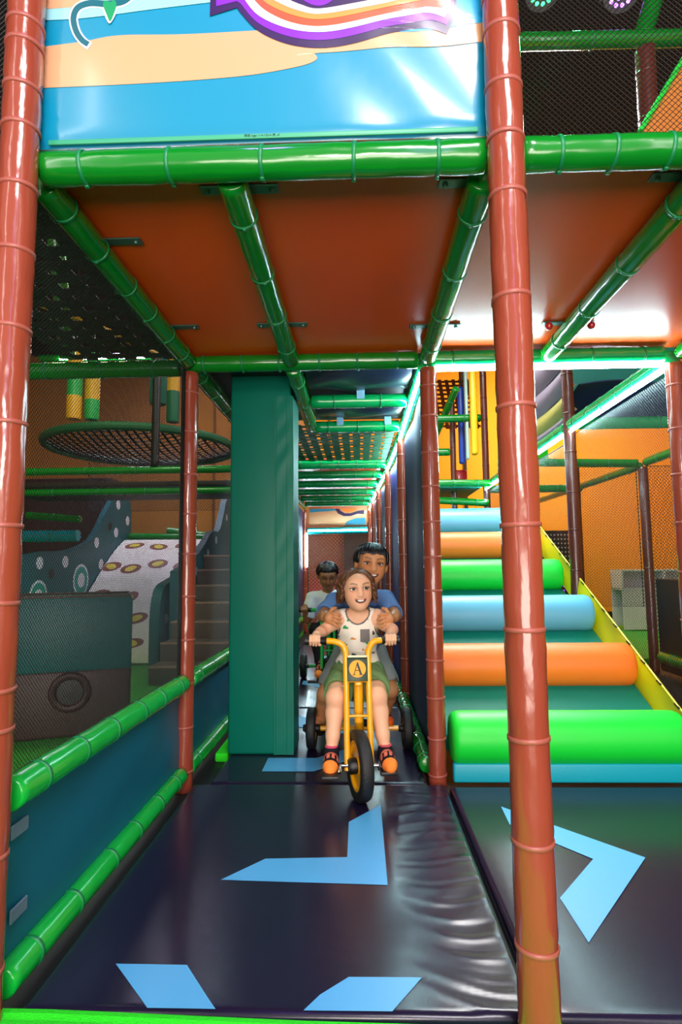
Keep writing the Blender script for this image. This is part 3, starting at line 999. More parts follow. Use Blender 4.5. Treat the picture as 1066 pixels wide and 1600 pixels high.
    outer = [(335, -70), (352, -20), (376, 22), (410, 56), (455, 77), (500, 82), (560, 74), (620, 58), (660, 50), (695, 60)]
    def band(name, m, low, high, lift):
        piece(name, m, C(low) + C(high[::-1]), lift)
    hi = [(700, -70), (712, -10), (712, 14)]
    piece('swoosh', M['b_dark'], C([(330, 33), (331, -60)], 1)[:1] + [(330, 33), (372, 20)] + C([(376, 26), (405, 56), (450, 76), (500, 82), (560, 74), (620, 57), (665, 50), (697, 60)]) + [(712, 30), (712, 8)] + [(690, U), (335, U)], 0.0026)
    piece('swoosh', M['b_purple'], [(340, 18), (372, 10)] + C([(378, 14), (405, 44), (450, 64), (500, 70), (560, 62), (620, 46), (670, 38), (697, 47)]) + [(708, 22), (706, 4)] + [(690, U), (340, U)], 0.0032)
    piece('swoosh', M['b_white'], C([(380, 2), (405, 32), (450, 52), (500, 58), (560, 50), (620, 34), (665, 27), (694, 36)]) + [(704, 18), (700, 0), (660, -2)] + [(640, U), (372, U)], 0.0038)
    piece('swoosh', M['b_red'], C([(392, 0), (415, 24), (455, 43), (500, 49), (560, 41), (620, 25), (665, 18)]) + [(690, 22), (697, 10), (660, -3)] + [(640, U), (384, U)], 0.0044)
    piece('swoosh', M['b_orange'], C([(402, 0), (424, 18), (460, 33), (500, 39), (560, 31), (620, 15), (665, 8)]) + [(664, -4), (640, U), (394, U)], 0.0050)
    piece('swoosh', M['b_white'], C([(412, -2), (434, 12), (465, 25), (500, 31), (560, 23), (620, 8), (648, 0)]) + [(630, U), (404, U)], 0.0056)
    piece('swoosh', M['b_dark'], C([(426, -4), (446, 6), (472, 17), (500, 23), (560, 14), (610, 0)]) + [(600, U), (420, U)], 0.0062)
    piece('swoosh', M['b_purple'], C([(462, -6), (472, 8), (490, 18), (508, 18), (524, 8), (532, -6)]) + [(532, U), (462, U)], 0.0068)
    piece('swoosh', M['b_orange'], C([(478, -8), (486, 0), (498, 3), (510, -1), (516, -8)]) + [(516, U), (478, U)], 0.0074)
    # vine with a leaf
    def stroke(name, m, pts, wd, lift):
        c = [Vector((q[0], q[1], 0)) for q in bez([(a, d, 0) for a, d in pts], 5)]
        l, r_ = [], []
        n = len(c)
        for i in range(n):
            t = (c[min(i + 1, n - 1)] - c[max(i - 1, 0)]).normalized()
            k = wd * (1.0 - 0.25 * i / n)
            l.append((c[i].x - t.y * k, c[i].y + t.x * k))
            r_.append((c[i].x + t.y * k, c[i].y - t.x * k))
        piece(name, m, l + r_[::-1], lift, True)
    vine = [(230, -40), (212, -6), (196, 10), (170, 14), (145, 13), (126, 20), (119, 36), (123, 56), (132, 70), (142, 77)]
    stroke('vine', M['b_white'], vine[:9] + [(144, 80)], 8.5, 0.0026)
    stroke('vine', M['b_vine'], vine, 5.6, 0.0032)
    piece('leaf', M['b_white'], C([(163, 20), (168, 34), (175, 45), (183, 34), (188, 20)], 4), 0.0038)
    piece('leaf', M['b_leaf'], C([(176, 13), (169, 9), (165, 16), (170, 30), (176, 42), (182, 30), (186, 16), (182, 9), (176, 13)], 4)[:-1], 0.0044)
    # hem with its tiny production line of print
    MB().rbox(((x0 + x1) / 2, -0.016, 0.0105), (x1 - x0 - 0.105, 0.006, 0.014), 0.003, 2).build('hem', mat('banner_hem_green', '#3aa078', 0.4), root)
    dk = mat('print_black', '#0a2018', 0.5)
    p = P(411, 217.5) - b
    text_part('print_line', '底板 logo 114-132-4 底 .xf', 0.0085, dk, root, (p.x, -0.0195, 0.0105), Matrix.Rotation(math.pi / 2, 3, 'X'), 0.0002)
banner()

# ================================================================== teal column beside the tunnel
def column():
    root = thing('padded_column', 'tall teal padded square column at the left of the tunnel entrance', 'column', (-0.545, 3.42, 0.0))
    D_ = 0.27
    MB().rbox((-0.014, 0, 1.10), (0.348, D_, 2.20), 0.016, 3).build('main_face', M['teal_col'], root)
    def f(s, t):
        # loose corner cover: front strip, then the side facing the tunnel
        z = 0.004 + t * 1.99
        if s < 0.5:
            k = s / 0.5
            x = 0.068 + k * 0.104
            c = z * 13 - k * 2.2 + 0.9 * math.sin(z * 4.1)
            y = -D_ / 2 - 0.011 - 0.0022 * max(0, math.sin(c)) ** 3 * math.sin(math.pi * k) - 0.0014 * math.sin(z * 31 - 4 * k + 2 * math.sin(z * 7)) * math.sin(math.pi * k)
        else:
            k = (s - 0.5) / 0.5
            x = 0.176 + 0.0015 * math.sin(z * 9 + 3 * k)
            y = -D_ / 2 - 0.011 + k * (D_ + 0.011)
        return (x, y, z)
    sheet('corner_cover', M['teal_col'], f, 24, 160, 0.006, root)
    for x in (0.079, 0.139):
        MB().tube([(x, -D_ / 2 - 0.0115, 0.01), (x, -D_ / 2 - 0.0115, 1.99)], 0.0018, 6).build('seam', M['teal_col'], root)
column()

# navy panels on the right of the tunnel
def drape(label, a, b, z0, z1, m='navy', amp=0.01):
    a, b = Vector((a[0], a[1], 0)), Vector((b[0], b[1], 0))
    d = (b - a); n = Vector((d.y, -d.x, 0)).normalized()
    mid = (a + b) / 2
    def f(s, t):
        p = a + d * s + n * amp * math.sin(s * 9 + t * 2.5) * math.sin(math.pi * min(1, max(0, s)))
        return (p.x, p.y, z0 + t * (z1 - z0))
    return sheet('wall_panel', M[m], f, 30, 20, 0.012, None, base=(mid.x, mid.y, z0), label=label, cat='panel')
M['navy2'] = mat('violet_blue_fabric', '#2c2f86', 0.55, bump=0.15, bscale=160)
drape('navy padded panel between first and second post on the tunnel right', (0.385, 3.0), (0.375, 4.54), 0.0, 2.0)
drape('violet-blue panel behind the second post on the tunnel right', (0.372, 4.68), (0.345, 6.04), 0.0, 2.0, 'navy2')
drape('dark navy panel behind the third post on the tunnel right', (0.342, 6.16), (0.30, 7.44), 0.0, 2.0)
drape('dark navy panel toward the far end of the tunnel on the right', (0.29, 7.56), (0.25, 8.74), 0.0, 2.0)
drape('dark navy panel on the left of the tunnel beyond the teal column', (-0.93, 7.2), (-0.95, 9.8), 0.0, 2.0)
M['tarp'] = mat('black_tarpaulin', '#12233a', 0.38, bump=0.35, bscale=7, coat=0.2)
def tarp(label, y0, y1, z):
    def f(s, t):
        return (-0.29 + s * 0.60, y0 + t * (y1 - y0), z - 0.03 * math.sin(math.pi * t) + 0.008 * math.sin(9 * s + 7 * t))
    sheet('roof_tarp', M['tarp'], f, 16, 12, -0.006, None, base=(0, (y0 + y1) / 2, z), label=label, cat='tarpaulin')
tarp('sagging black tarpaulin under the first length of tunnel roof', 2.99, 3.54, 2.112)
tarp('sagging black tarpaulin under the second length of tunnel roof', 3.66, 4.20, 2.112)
mp_ = mat('pale_blue_tab', '#86b8d8', 0.5)
for (x, y, lb) in ((0.02, 3.60, 'pale blue tab on the first tunnel cross beam'), (-0.13, 4.26, 'pale blue tab on the second tunnel cross beam, left'), (0.22, 4.26, 'pale blue tab on the second tunnel cross beam, right')):
    MB().rbox((x, y - 0.046, 2.085), (0.05, 0.006, 0.06), 0.002, 1).build('tape_tab', mp_, None, True, base=(x, y - 0.046, 2.085), label=lb, cat='tab')

# banner at the far end of the tunnel
def far_banner():
    root = thing('printed_banner', 'small printed banner with purple curve above the lit tube at the tunnel end', 'banner', (-0.36, 9.98, 1.74))
    MB().rbox((0, 0.01, 0.19), (1.0, 0.02, 0.36), 0.006, 2).build('panel', M['b_sand'], root)
    def pc(name, m, pts, lift):
        MB().prism([(x, -0.0005 - lift, z) for x, z in pts], (0, -1, 0), 0.001).build(name, m, root, False)
    pc('stripe', M['b_sky'], [(0.12, 0.02), (0.47, 0.02), (0.47, 0.14), (0.30, 0.13), (0.16, 0.08)], 0.001)
    pc('stripe', M['b_sky'], [(-0.48, 0.24), (0.0, 0.27), (0.0, 0.30), (-0.48, 0.30)], 0.001)
    low = [(-0.05, 0.30), (0.0, 0.22), (0.1, 0.17), (0.22, 0.17), (0.34, 0.21), (0.45, 0.20)]
    hig = [(0.45, 0.27), (0.34, 0.26), (0.22, 0.22), (0.12, 0.22), (0.05, 0.26), (0.02, 0.30)]
    pc('swoosh', M['b_dark'], low + hig, 0.003)
    pc('swoosh', M['b_orange'], [(0.06, 0.30), (0.12, 0.24), (0.22, 0.235), (0.3, 0.26), (0.34, 0.30)], 0.003)
far_banner()
M['maroon'] = mat('maroon_pad', '#7a3328', 0.4, bump=0.1)
pad('end_pad', mat('grey_brown_panel', '#4c3a30', 0.6, bump=0.15, bscale=40), (-0.02, 11.2, 0.95), (0.55, 0.06, 1.9), 0.01, label='dark grey-brown panel behind the net at the tunnel end', cat='panel')
pad('end_pad', mat('brown_orange_panel', '#9a5c3c', 0.6, bump=0.15, bscale=40), (-0.75, 11.25, 0.95), (0.9, 0.06, 1.9), 0.01, label='brown-orange panel lit pink behind the net at the tunnel end', cat='panel')

# ================================================================== roller ramp
def roller_ramp():
    M['r_green'] = mat('roller_green', '#10d838', 0.42, bump=0.05, bscale=300)
    M['r_orange'] = mat('roller_orange', '#ff7a22', 0.45, bump=0.05, bscale=300)
    M['r_blue'] = mat('roller_blue', '#62b8de', 0.42, bump=0.05, bscale=300)
    M['ramp'] = mat('ramp_teal', '#067a68', 0.5, bump=0.06, bscale=120, spec=0.25)
    M['kick'] = mat('kick_teal_blue', '#0ca0b4', 0.42, bump=0.06, bscale=120)
    dy, dz, y0, z0, rr = 0.565, 0.253, 2.955, 0.185, 0.124
    cols = ['green', 'orange', 'blue', 'green', 'orange', 'blue']
    ords = ['lowest', 'second', 'third', 'fourth', 'fifth', 'topmost']
    sl = math.atan2(dz, dy)
    ramp = thing('roller_ramp', 'teal climbing ramp with green, orange and blue foam rollers and yellow fabric side', 'ramp', (0.995, 2.95, 0.0))
    for i in range(6):
        xa, xb = 0.428, (1.535 if i == 0 else 1.565)
        L = xb - xa
        prof = [(0.0, 0.0), (rr * 0.55, 0.0), (rr * 0.80, 0.004), (rr * 0.93, 0.014), (rr * 0.985, 0.03), (rr, 0.055)]
        prof = prof + [(rr * (1 + 0.004 * math.sin(k * 2.1 + i)), 0.055 + (L - 0.11) * k / 14) for k in range(1, 14)] + [(a, L - b_) for a, b_ in prof[::-1]]
        Rm = Matrix.Rotation(math.pi / 2, 3, 'Y')
        o = MB().lathe(prof, Rm, (0, 0, 0), 48).build('roller', M['r_' + cols[i]], ramp, True, angle=50, label={'green': 'bright green', 'orange': 'orange', 'blue': 'light blue'}[cols[i]] + ' foam roller, ' + ords[i] + ' of the six')
        o.location = Vector((xa, y0 + dy * i, z0 + dz * i)) - ramp.location
    # sloped ramp base
    nrm = Vector((0, -math.sin(sl), math.cos(sl)))
    c = Vector((0.995, y0 + dy * 2.95, z0 + dz * 2.95)) - nrm * (rr * 0.62 + 0.05)
    Rx = Matrix.Rotation(sl, 3, 'X')
    base = ramp.location.copy()
    MB().rbox(c - base, (1.15, 3.45, 0.10), 0.02, 3, Rx).build('slope', M['ramp'], ramp)
    kb = Vector((0.985, 2.89, 0.043)) - base
    MB().rbox(kb, (1.11, 0.045, 0.086), 0.010, 3).build('kick_board', M['kick'], ramp)
    # yellow fabric side with dark lashing along its rim
    def ys(name, label, ya, yb, skew):
        def zr(y):
            return 0.277 + (y - 3.095) * 0.5
        def f(s, t):
            y = ya + s * (yb - ya) - (1 - t) * skew
            zt = zr(y) + 0.015
            zb = zr(y) - 0.17
            z = zb + t * (zt - zb)
            x = -0.008 + 0.010 * math.sin(s * (yb - ya) * 9) * math.sin(math.pi * t) + 0.03 * t
            return (x + 1.580 - base.x, y - base.y, z - base.z)
        r2 = sheet('side_guard', M['yellow'], f, 50, 8, 0.004, ramp, label=label)
        pts = [f(k / 30, 1.0) for k in range(31)]
        MB().tube([(p[0], p[1], p[2] + 0.004) for p in pts], 0.007, 8).build('rim_cord', M['yellow'], r2)
        n = int((yb - ya) / 0.16)
        for k in range(n):
            s = (k + 0.5) / n
            p = Vector(f(s, 1.0)); q = Vector(f(s + 0.035, 1.0))
            MB().tube([p + Vector((-0.003, 0, 0.006)), q + Vector((-0.003, 0, 0.0))], 0.006, 6).build('lashing', M['black'], r2)
    ys('side_guard', 'yellow fabric side of the ramp, near part', 2.99, 4.34, 0.0)
    ys('side_guard', 'yellow fabric side of the ramp, far part beyond the dark post', 4.46, 5.75, 0.0)
roller_ramp()

# top landing behind the rollers
pad('landing_pad', mat('teal_blue_landing', '#1c8fb0', 0.4, bump=0.1), (0.99, 6.6, 1.60), (1.15, 0.7, 0.08), 0.02, label='teal-blue padded landing at the top of the rollers', cat='pad')
M['pad_y'] = mat('yellow_pad', '#f0c81c', 0.4, bump=0.1); M['pad_b'] = mat('deep_blue_pad', '#1440a8', 0.4, bump=0.1); M['pad_w'] = mat('pale_mint_pad', '#b8e8dc', 0.4, bump=0.1)
def hang(label, px, y0, y1, wpx, Y, m, dx=0.1):
    a, b = at(px - wpx / 2, y0, Y), at(px + wpx / 2, y1, Y)
    root = thing('hanging_pad', label, 'hanging pad', ((a.x + b.x) / 2, Y, b.z))
    MB().rbox((0, 0, (a.z - b.z) / 2), (b.x - a.x, dx, a.z - b.z), 0.03, 3).build('cushion', m, root)
    MB().tube([(0, 0, a.z - b.z - 0.002), (0, 0, 5.64 - b.z)], 0.012, 8).build('strap', M['strap'], root)
hang('yellow hanging foam pad on the upper level above the rollers', 740, 574, 711, 15, 7.3, M['pad_y'])
hang('pale mint hanging foam pad beside the yellow one', 729, 574, 718, 9, 7.45, M['pad_w'])
hang('deep blue hanging foam pad left of the mint one', 721, 605, 725, 13, 7.65, M['pad_b'])
pad('upper_floor', M['ramp'], (0.99, 8.1, 2.03), (1.1, 1.6, 0.06), 0.02, label='teal floor of the upper level behind the ramp top', cat='platform')
pad('soft_block', M['red'], (at(720, 737, 8.0).x, 8.0, 2.20), (0.15, 0.15, 0.28), 0.03, label='small red soft block on the upper level left of the hanging pads', cat='block')

# banded fabric wall above the right ramp beam
M['gr'] = mat('grey_violet_fabric', '#6f6675', 0.6, bump=0.3, bscale=9)
M['olive'] = mat('olive_yellow_fabric', '#8f8a3c', 0.6, bump=0.3, bscale=9)
def banded_wall():
    root = thing('banded_fabric_wall', 'grey and olive banded padded fabric wall above the right ramp beam', 'fabric wall', (1.70, 5.5, 2.12))
    for z0, z1, m in ((0.0, 0.10, 'gr'), (0.105, 0.30, 'olive'), (0.305, 0.52, 'gr'), (0.525, 0.80, 'gr')):
        def f(s, t):
            y = -1.0 + 2.1 * s
            return (-0.05 * math.sin(math.pi * t) - 0.008 * math.sin(7 * s + 4 * t), y, z0 + (z1 - z0) * t - 0.04 * math.sin(math.pi * s) * (1 if z0 else 0))
        sheet('band', M[m], f, 24, 8, 0.01, root)
banded_wall()
M['tealnet'] = mat('teal_fabric', '#0a6f62', 0.6, bump=0.25, bscale=14)
M['bluefab'] = mat('ink_blue_fabric', '#142a52', 0.6, bump=0.25, bscale=14)
pad('upper_pad', M['tealnet'], (2.30, 5.2, 2.66), (1.2, 0.05, 0.80), 0.02, label='teal fabric panel behind the right light strip', cat='panel')
def hammock(label, x0, x1, y, z, m, dz):
    def f(s, t):
        return (x0 + s * (x1 - x0), y + t * 0.5, z + dz * math.cos(math.pi * t) * 0.5 + 0.03 * math.sin(s * 7))
    sheet('fabric_band', m, f, 20, 10, 0.01, None, base=((x0 + x1) / 2, y, z), label=label, cat='fabric')
hammock('ink-blue fabric band above the teal-green tube at right', 1.75, 3.1, 4.55, 2.36, M['bluefab'], 0.16)
pad('round_sign', M['green'], (3.62, 11.96, 3.45), (0.55, 0.06, 0.55), 0.27, label='green rounded sign high on the orange wall at right', cat='sign')

# cubby shelf, black pad, dotted board
def cubby():
    w_ = mat('white_laminate', '#e8e4e6', 0.4)
    x0, x1, y = 4.18, 6.2, 9.75
    root = thing('cubby_shelf', 'white cubby shelf against the orange wall at right', 'shelf', ((x0 + x1) / 2, y, -0.01))
    L = x1 - x0
    D = 0.42
    MB().rbox((0, 0, 0.955), (L, D, 0.03), 0.003, 1).build('top_board', w_, root)
    MB().rbox((0, 0, 0.66), (L, D, 0.03), 0.003, 1).build('shelf_board', w_, root)
    MB().rbox((0, D / 2 - 0.01, 0.5), (L, 0.02, 0.9), 0.003, 1).build('back_board', w_, root)
    for k in range(4):
        x = -L / 2 + 0.015 + (L - 0.03) * k / 3
        MB().rbox((x, 0, 0.80), (0.03, D, 0.28), 0.003, 1).build('divider', w_, root)
    MB().rbox((0, -D / 2 + 0.012, 0.33), (L, 0.02, 0.62), 0.003, 1).build('front_panel', w_, root)
cubby()
pad('black_pad', M['black'], (3.0, 5.25, 0.43), (0.06, 1.55, 0.90), 0.015, label='black padded barrier below the cubby at the right edge', cat='barrier')
def dot_board():
    root = thing('dotted_board', 'black board with rows of white dots behind the ramp', 'board', (2.95, 9.2, 0.0))
    MB().rbox((0, 0, 0.80), (0.66, 0.05, 1.55), 0.01, 2).build('panel', M['black'], root)
    wht = mat('white_dot', '#d8dce8', 0.5)
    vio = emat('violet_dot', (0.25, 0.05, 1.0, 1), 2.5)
    for (m, sel, nm) in ((wht, 0, 'dots'), (vio, 1, 'lit_dots')):
        mb = MB()
        for i in range(12):
            for j in range(22):
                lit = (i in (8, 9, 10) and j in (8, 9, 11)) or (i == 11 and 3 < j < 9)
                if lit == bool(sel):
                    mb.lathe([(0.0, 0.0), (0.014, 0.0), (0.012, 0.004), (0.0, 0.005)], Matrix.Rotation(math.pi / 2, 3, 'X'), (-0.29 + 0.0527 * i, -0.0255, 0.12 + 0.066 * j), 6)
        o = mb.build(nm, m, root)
        o['kind'] = 'stuff'
dot_board()

# ================================================================== left play area
def spotted(name, label, prof, x, th, spots, rings=(), holes=(), face=1):
    """upright foam fin in the y-z plane with printed spots on the side that faces the viewer"""
    y0 = prof[0][0]
    root = thing(name, label, 'slide fin', (x, y0, 0.0))
    MB().prism([(0, y - y0, z) for y, z in prof], (1, 0, 0), th).build('fin', M['fin'], root)
    xs = th + 0.0005 if face > 0 else -0.0005
    def disc(nm, m, y, z, r, lift):
        pts = [(xs + face * lift, y - y0 + r * math.cos(2 * math.pi * k / 16), z + r * math.sin(2 * math.pi * k / 16)) for k in range(16)]
        MB().prism(pts, (face, 0, 0), 0.001).build(nm, m, root, False)
    for y, z, r in spots:
        disc('spot', M['spot'], y, z, r, 0)
    for y, z, r in rings:
        disc('ring_spot', M['spot'], y, z, r, 0)
        disc('ring_spot', M['ring'], y, z, r * 0.84, 0.0015)
        disc('ring_spot', M['spot'], y, z, r * 0.45, 0.003)
    for y, z, r in holes:
        disc('hole', M['black'], y, z, r, 0)
    return root
M['fin'] = mat('deep_teal_foam', '#0a5862', 0.5, bump=0.08, bscale=30)
M['spot'] = mat('white_spot', '#e6e4f0', 0.5)
M['ring'] = mat('aqua_ring', '#159a90', 0.5)
# left fin: low toward the viewer, rising to a hump at the back
profL = [(5.4, 0.0), (5.4, 0.75)] + [(p.x, p.y) for p in bez([(5.4, 0.95, 0), (5.7, 1.12, 0), (6.2, 1.22, 0), (6.8, 1.26, 0), (7.4, 1.42, 0), (7.8, 1.80, 0), (8.1, 2.06, 0), (8.4, 2.12, 0), (8.62, 2.05, 0), (8.7, 1.85, 0)], 4)] + [(8.7, 0.0)]
spotted('slide_fin', 'white-spotted deep teal fin on the left of the slide', profL, -3.50, 0.07,
        [(8.2, 1.95, .07), (8.55, 1.75, .07), (8.15, 1.55, .07), (7.55, 1.38, .07), (8.5, 1.38, .07), (7.7, 1.10, .07), (6.75, 1.12, .07), (6.2, 1.10, .07)],
        rings=((7.15, .90, .20), (8.1, 1.07, .16), (6.2, .74, .18)), holes=((7.95, 1.62, .06), (6.45, 0.98, .06)))
profR = [(5.9, 0.0)] + [(p.x, p.y) for p in bez([(5.9, 0.5, 0), (5.94, 0.70, 0), (6.05, 0.84, 0), (6.3, 0.90, 0)], 4)] + [(6.9, 1.0), (6.9, 0.0)]
spotted('slide_fin', 'short rounded teal fin at the right foot of the slide', profR, -2.12, 0.10, [(6.12, 0.50, .06)], rings=(), face=1)
profS = [(6.0, 0.0)] + [(p.x, p.y) for p in bez([(6.0, 1.0, 0), (6.5, 1.1, 0), (7.0, 1.3, 0), (7.4, 1.5, 0), (7.8, 1.55, 0), (8.2, 2.0, 0), (8.6, 2.25, 0)], 4)] + [(8.7, 0.0)]
spotted('slide_fin', 'tall spotted teal fin along the left of the soft steps', profS, -1.95, 0.08,
        [(7.2, 1.22, .05), (7.6, 1.40, .05), (8.2, 1.75, .05), (6.7, 1.0, .05), (8.5, 1.4, .05)], rings=((6.5, .66, .13), (7.4, 0.95, .12)), holes=((7.0, 1.0, .07),), face=1)
def slide():
    x0, x1 = -3.42, -2.14
    ya, yb, zt = 6.3, 8.45, 1.46
    root = thing('slide', 'wide pale slide printed with brown and yellow leopard spots', 'slide', ((x0 + x1) / 2, ya, 0.0))
    cx = (x0 + x1) / 2
    def g(s, t):
        y = t * (yb - ya)
        u = t
        z = zt * (0.06 + 0.94 * (u * u * (3 - 2 * u)) * 0.45 + 0.94 * u * 0.55) if u > 0 else 0.03
        return (x0 - cx + s * (x1 - x0), y, z)
    sl = mat('pale_slide_vinyl', '#e4e2dc', 0.36, bump=0.05, bscale=12)
    sheet('slope', sl, g, 6, 40, 0.10, root)
    br, ye = mat('spot_brown', '#7a4038', 0.5), mat('spot_yellow', '#d6c83a', 0.5)
    rnd = random.Random(3)
    spots = [(.10, .20), (.36, .26), (.68, .12), (.92, .30), (.16, .46), (.42, .44), (.80, .46), (.08, .68), (.30, .66), (.56, .70), (.84, .68), (.18, .90), (.46, .88), (.74, .90), (.60, .30), (.93, .86), (.55, .05)]
    for s, t in spots:
        for nm, m, k, lift in (('leopard_spot', br, 1.0, 0.002), ('leopard_spot', ye, 0.55, 0.004)):
            pts = []
            a0 = rnd.uniform(-0.5, 0.5)
            for q in range(14):
                a = 2 * math.pi * q / 14
                rx, ry = 0.135 * k, 0.085 * k
                ds = (rx * math.cos(a) * math.cos(a0) - ry * math.sin(a) * math.sin(a0)) / (x1 - x0)
                dt = (rx * math.cos(a) * math.sin(a0) + ry * math.sin(a) * math.cos(a0)) / (yb - ya)
                p = Vector(g(min(.995, max(.005, s + ds)), min(1, max(0.001, t + dt))))
                p.z += lift
                p.y -= lift * 0.7
                pts.append(p)
            mb = MB().add(pts + [p - Vector((0, 0, 0.001)) for p in pts], [tuple(range(14))] + [(q, q + 14, (q + 1) % 14 + 14, (q + 1) % 14) for q in range(14)])
            mb.build(nm, m, root, False)
slide()
pad('slide_platform', M['fin'], (-2.78, 8.86, 0.72), (1.26, 0.76, 1.44), 0.02, label='teal block platform behind the top of the pale slide', cat='platform')
def toy_box():
    root = thing('soft_play_box', 'teal and dark brown soft box with a round porthole behind the left net', 'play box', (-1.905, 3.9, 0.0), (0, 0, math.radians(22)))
    w_, d_, h_ = 0.72, 0.62, 0.845
    bb = mat('dark_brown_foam', '#3c211e', 0.5, bump=0.08, bscale=30)
    tb = mat('deep_teal_box', '#0b5a5c', 0.5, bump=0.08, bscale=30)
    # lower brown body with a wavy edge, upper teal body, open top
    MB().rbox((0, 0, 0.20), (w_, d_, 0.40), 0.02, 3).build('lower_body', bb, root)
    mb = MB()
    t = 0.05
    for c, s in (((0, -d_ / 2 + t / 2, 0.615), (w_, t, 0.45)), ((0, d_ / 2 - t / 2, 0.615), (w_, t, 0.45)), ((-w_ / 2 + t / 2, 0, 0.615), (t, d_ - 2 * t, 0.45)), ((w_ / 2 - t / 2, 0, 0.615), (t, d_ - 2 * t, 0.45))):
        mb.rbox(c, s, 0.012, 2)
    mb.build('upper_body', tb, root)
    pts = [(-w_ / 2 + .02, -d_ / 2 + .02, h_), (w_ / 2 - .02, -d_ / 2 + .02, h_), (w_ / 2 - .02, d_ / 2 - .02, h_), (-w_ / 2 + .02, d_ / 2 - .02, h_)]
    MB().tube(pts, 0.012, 8, closed=True).build('brown_rim', bb, root)
    ring = [(0.098 * math.cos(2 * math.pi * k / 32) + 0.01, -d_ / 2 - 0.004, 0.27 + 0.098 * math.sin(2 * math.pi * k / 32)) for k in range(32)]
    MB().tube(ring, 0.024, 10, closed=True).build('porthole_ring', bb, root)
    MB().lathe([(0.0, 0), (0.08, 0), (0.08, 0.004), (0.0, 0.006)], Matrix.Rotation(math.pi / 2, 3, 'X'), (0.01, -d_ / 2 - 0.001, 0.27), 28).build('porthole', M['black'], root)
toy_box()
def steps():
    st = mat('grey_brown_foam', '#6e5a52', 0.6, bump=0.1, bscale=40)
    edge_m = mat('step_edge', '#b88a7a', 0.6)
    root = thing('soft_steps', 'flight of grey-brown soft steps behind the left net', 'steps', (-1.45, 5.2, 0.0))
    for k in range(7):
        z = 0.17 * (k + 1)
        MB().rbox((0, 0.30 * k + 0.15, z / 2), (0.84, 0.298, z), 0.015, 2).build('step', st, root)
        MB().rbox((0, 0.30 * k + 0.004, z - 0.012), (0.84, 0.012, 0.02), 0.004, 1).build('step_edge', edge_m, root)
steps()
def round_net():
    root = thing('round_trampoline_net', 'large round sagging net under the hanging bags on the left', 'net', (-2.55, 6.75, 2.46))
    pts = [(1.06 * math.cos(2 * math.pi * k / 48), 1.06 * math.sin(2 * math.pi * k / 48), 0) for k in range(48)]
    MB().tube(pts, 0.045, 10, closed=True).build('rim', M['strap_g'], root)
    mb = MB()
    for k in range(-12, 13):
        a = k * 0.085
        h = math.sqrt(max(0, 1.05 ** 2 - a * a))
        for d in (0, 1):
            q = []
            for j in range(13):
                b_ = -h + 2 * h * j / 12
                z = -0.16 * (1 - (a * a + b_ * b_) / 1.1)
                q.append((a, b_, z) if d == 0 else (b_, a, z + 0.004))
            mb.tube(q, 0.016, 5, flat=0.3)
    o = mb.build('netting', M['strap'], root)
    o['kind'] = 'stuff'
round_net()
def bag(label, px, ytop, ybot, Y, r, bands):
    a, b = at(px, ytop, Y), at(px, ybot, Y)
    root = thing('punch_bag', label, 'punch bag', b)
    H = a.z - b.z
    z = 0
    for k, (fr, m) in enumerate(bands):
        z1 = z + fr * H
        last = k == len(bands) - 1
        prof = [(0.0, z), (r * (0.9 if k == 0 else 1), z), (r, z + 0.02), (r, z1 - 0.02)] + ([(r * 0.9, z1 - 0.005), (r * 0.45, z1 + 0.05), (r * 0.3, z1 + 0.14), (0.0, z1 + 0.15)] if last else [(r, z1), (0.0, z1)])
        MB().lathe(prof, None, (0, 0, 0), 20).build('band', m, root)
        z = z1
    MB().tube([(0, 0, H + 0.13), (0, 0, 5.64 - b.z)], 0.012, 6).build('cord', M['strap'], root)
YB_ = mat('bag_yellow', '#e8a824', 0.45, bump=0.1); GB_ = mat('bag_green', '#18a850', 0.45, bump=0.1)
bag('hanging yellow and green punch bag with tapered top, left one', 115, 548, 655, 6.4, 0.083, [(.33, YB_), (.36, GB_), (.31, YB_)])
bag('hanging green-yellow-green punch bag beside the tapered one', 143, 570, 656, 6.55, 0.083, [(.35, GB_), (.38, YB_), (.27, GB_)])
bag('hanging yellow over green punch bag next to the brown left post', 270, 565, 660, 6.5, 0.072, [(.5, mat('bag_dark_green', '#0c6a4c', .5)), (.5, YB_)])
bag('dark green hanging punch bag beside the yellow-green one on the left', 247, 560, 632, 6.7, 0.10, [(.5, M['tealnet']), (.5, M['tealnet'])])
MB().tube([at(60, 474, 3.1), at(120, 496, 3.25), at(185, 525, 3.4), at(248, 556, 3.6)], 0.02, 8).build('yellow_rope', mat('rope_yellow', '#d8a024', 0.5), None, True, base=at(60, 474, 3.1), label='yellow edge rope slanting behind the left net', cat='rope')
pad('tall_block', mat('dark_maroon_foam', '#33181a', 0.6), (-5.1, 9.6, 1.27), (2.1, 0.4, 2.54), 0.03, label='dark maroon block behind the spotted fin at far left', cat='block')
pad('platform_floor', mat('dark_platform', '#2a1c18', 0.6), (-2.45, 6.5, 1.90), (3.0, 1.2, 0.05), 0.01, label='dark platform behind the two green rails on the left', cat='platform')

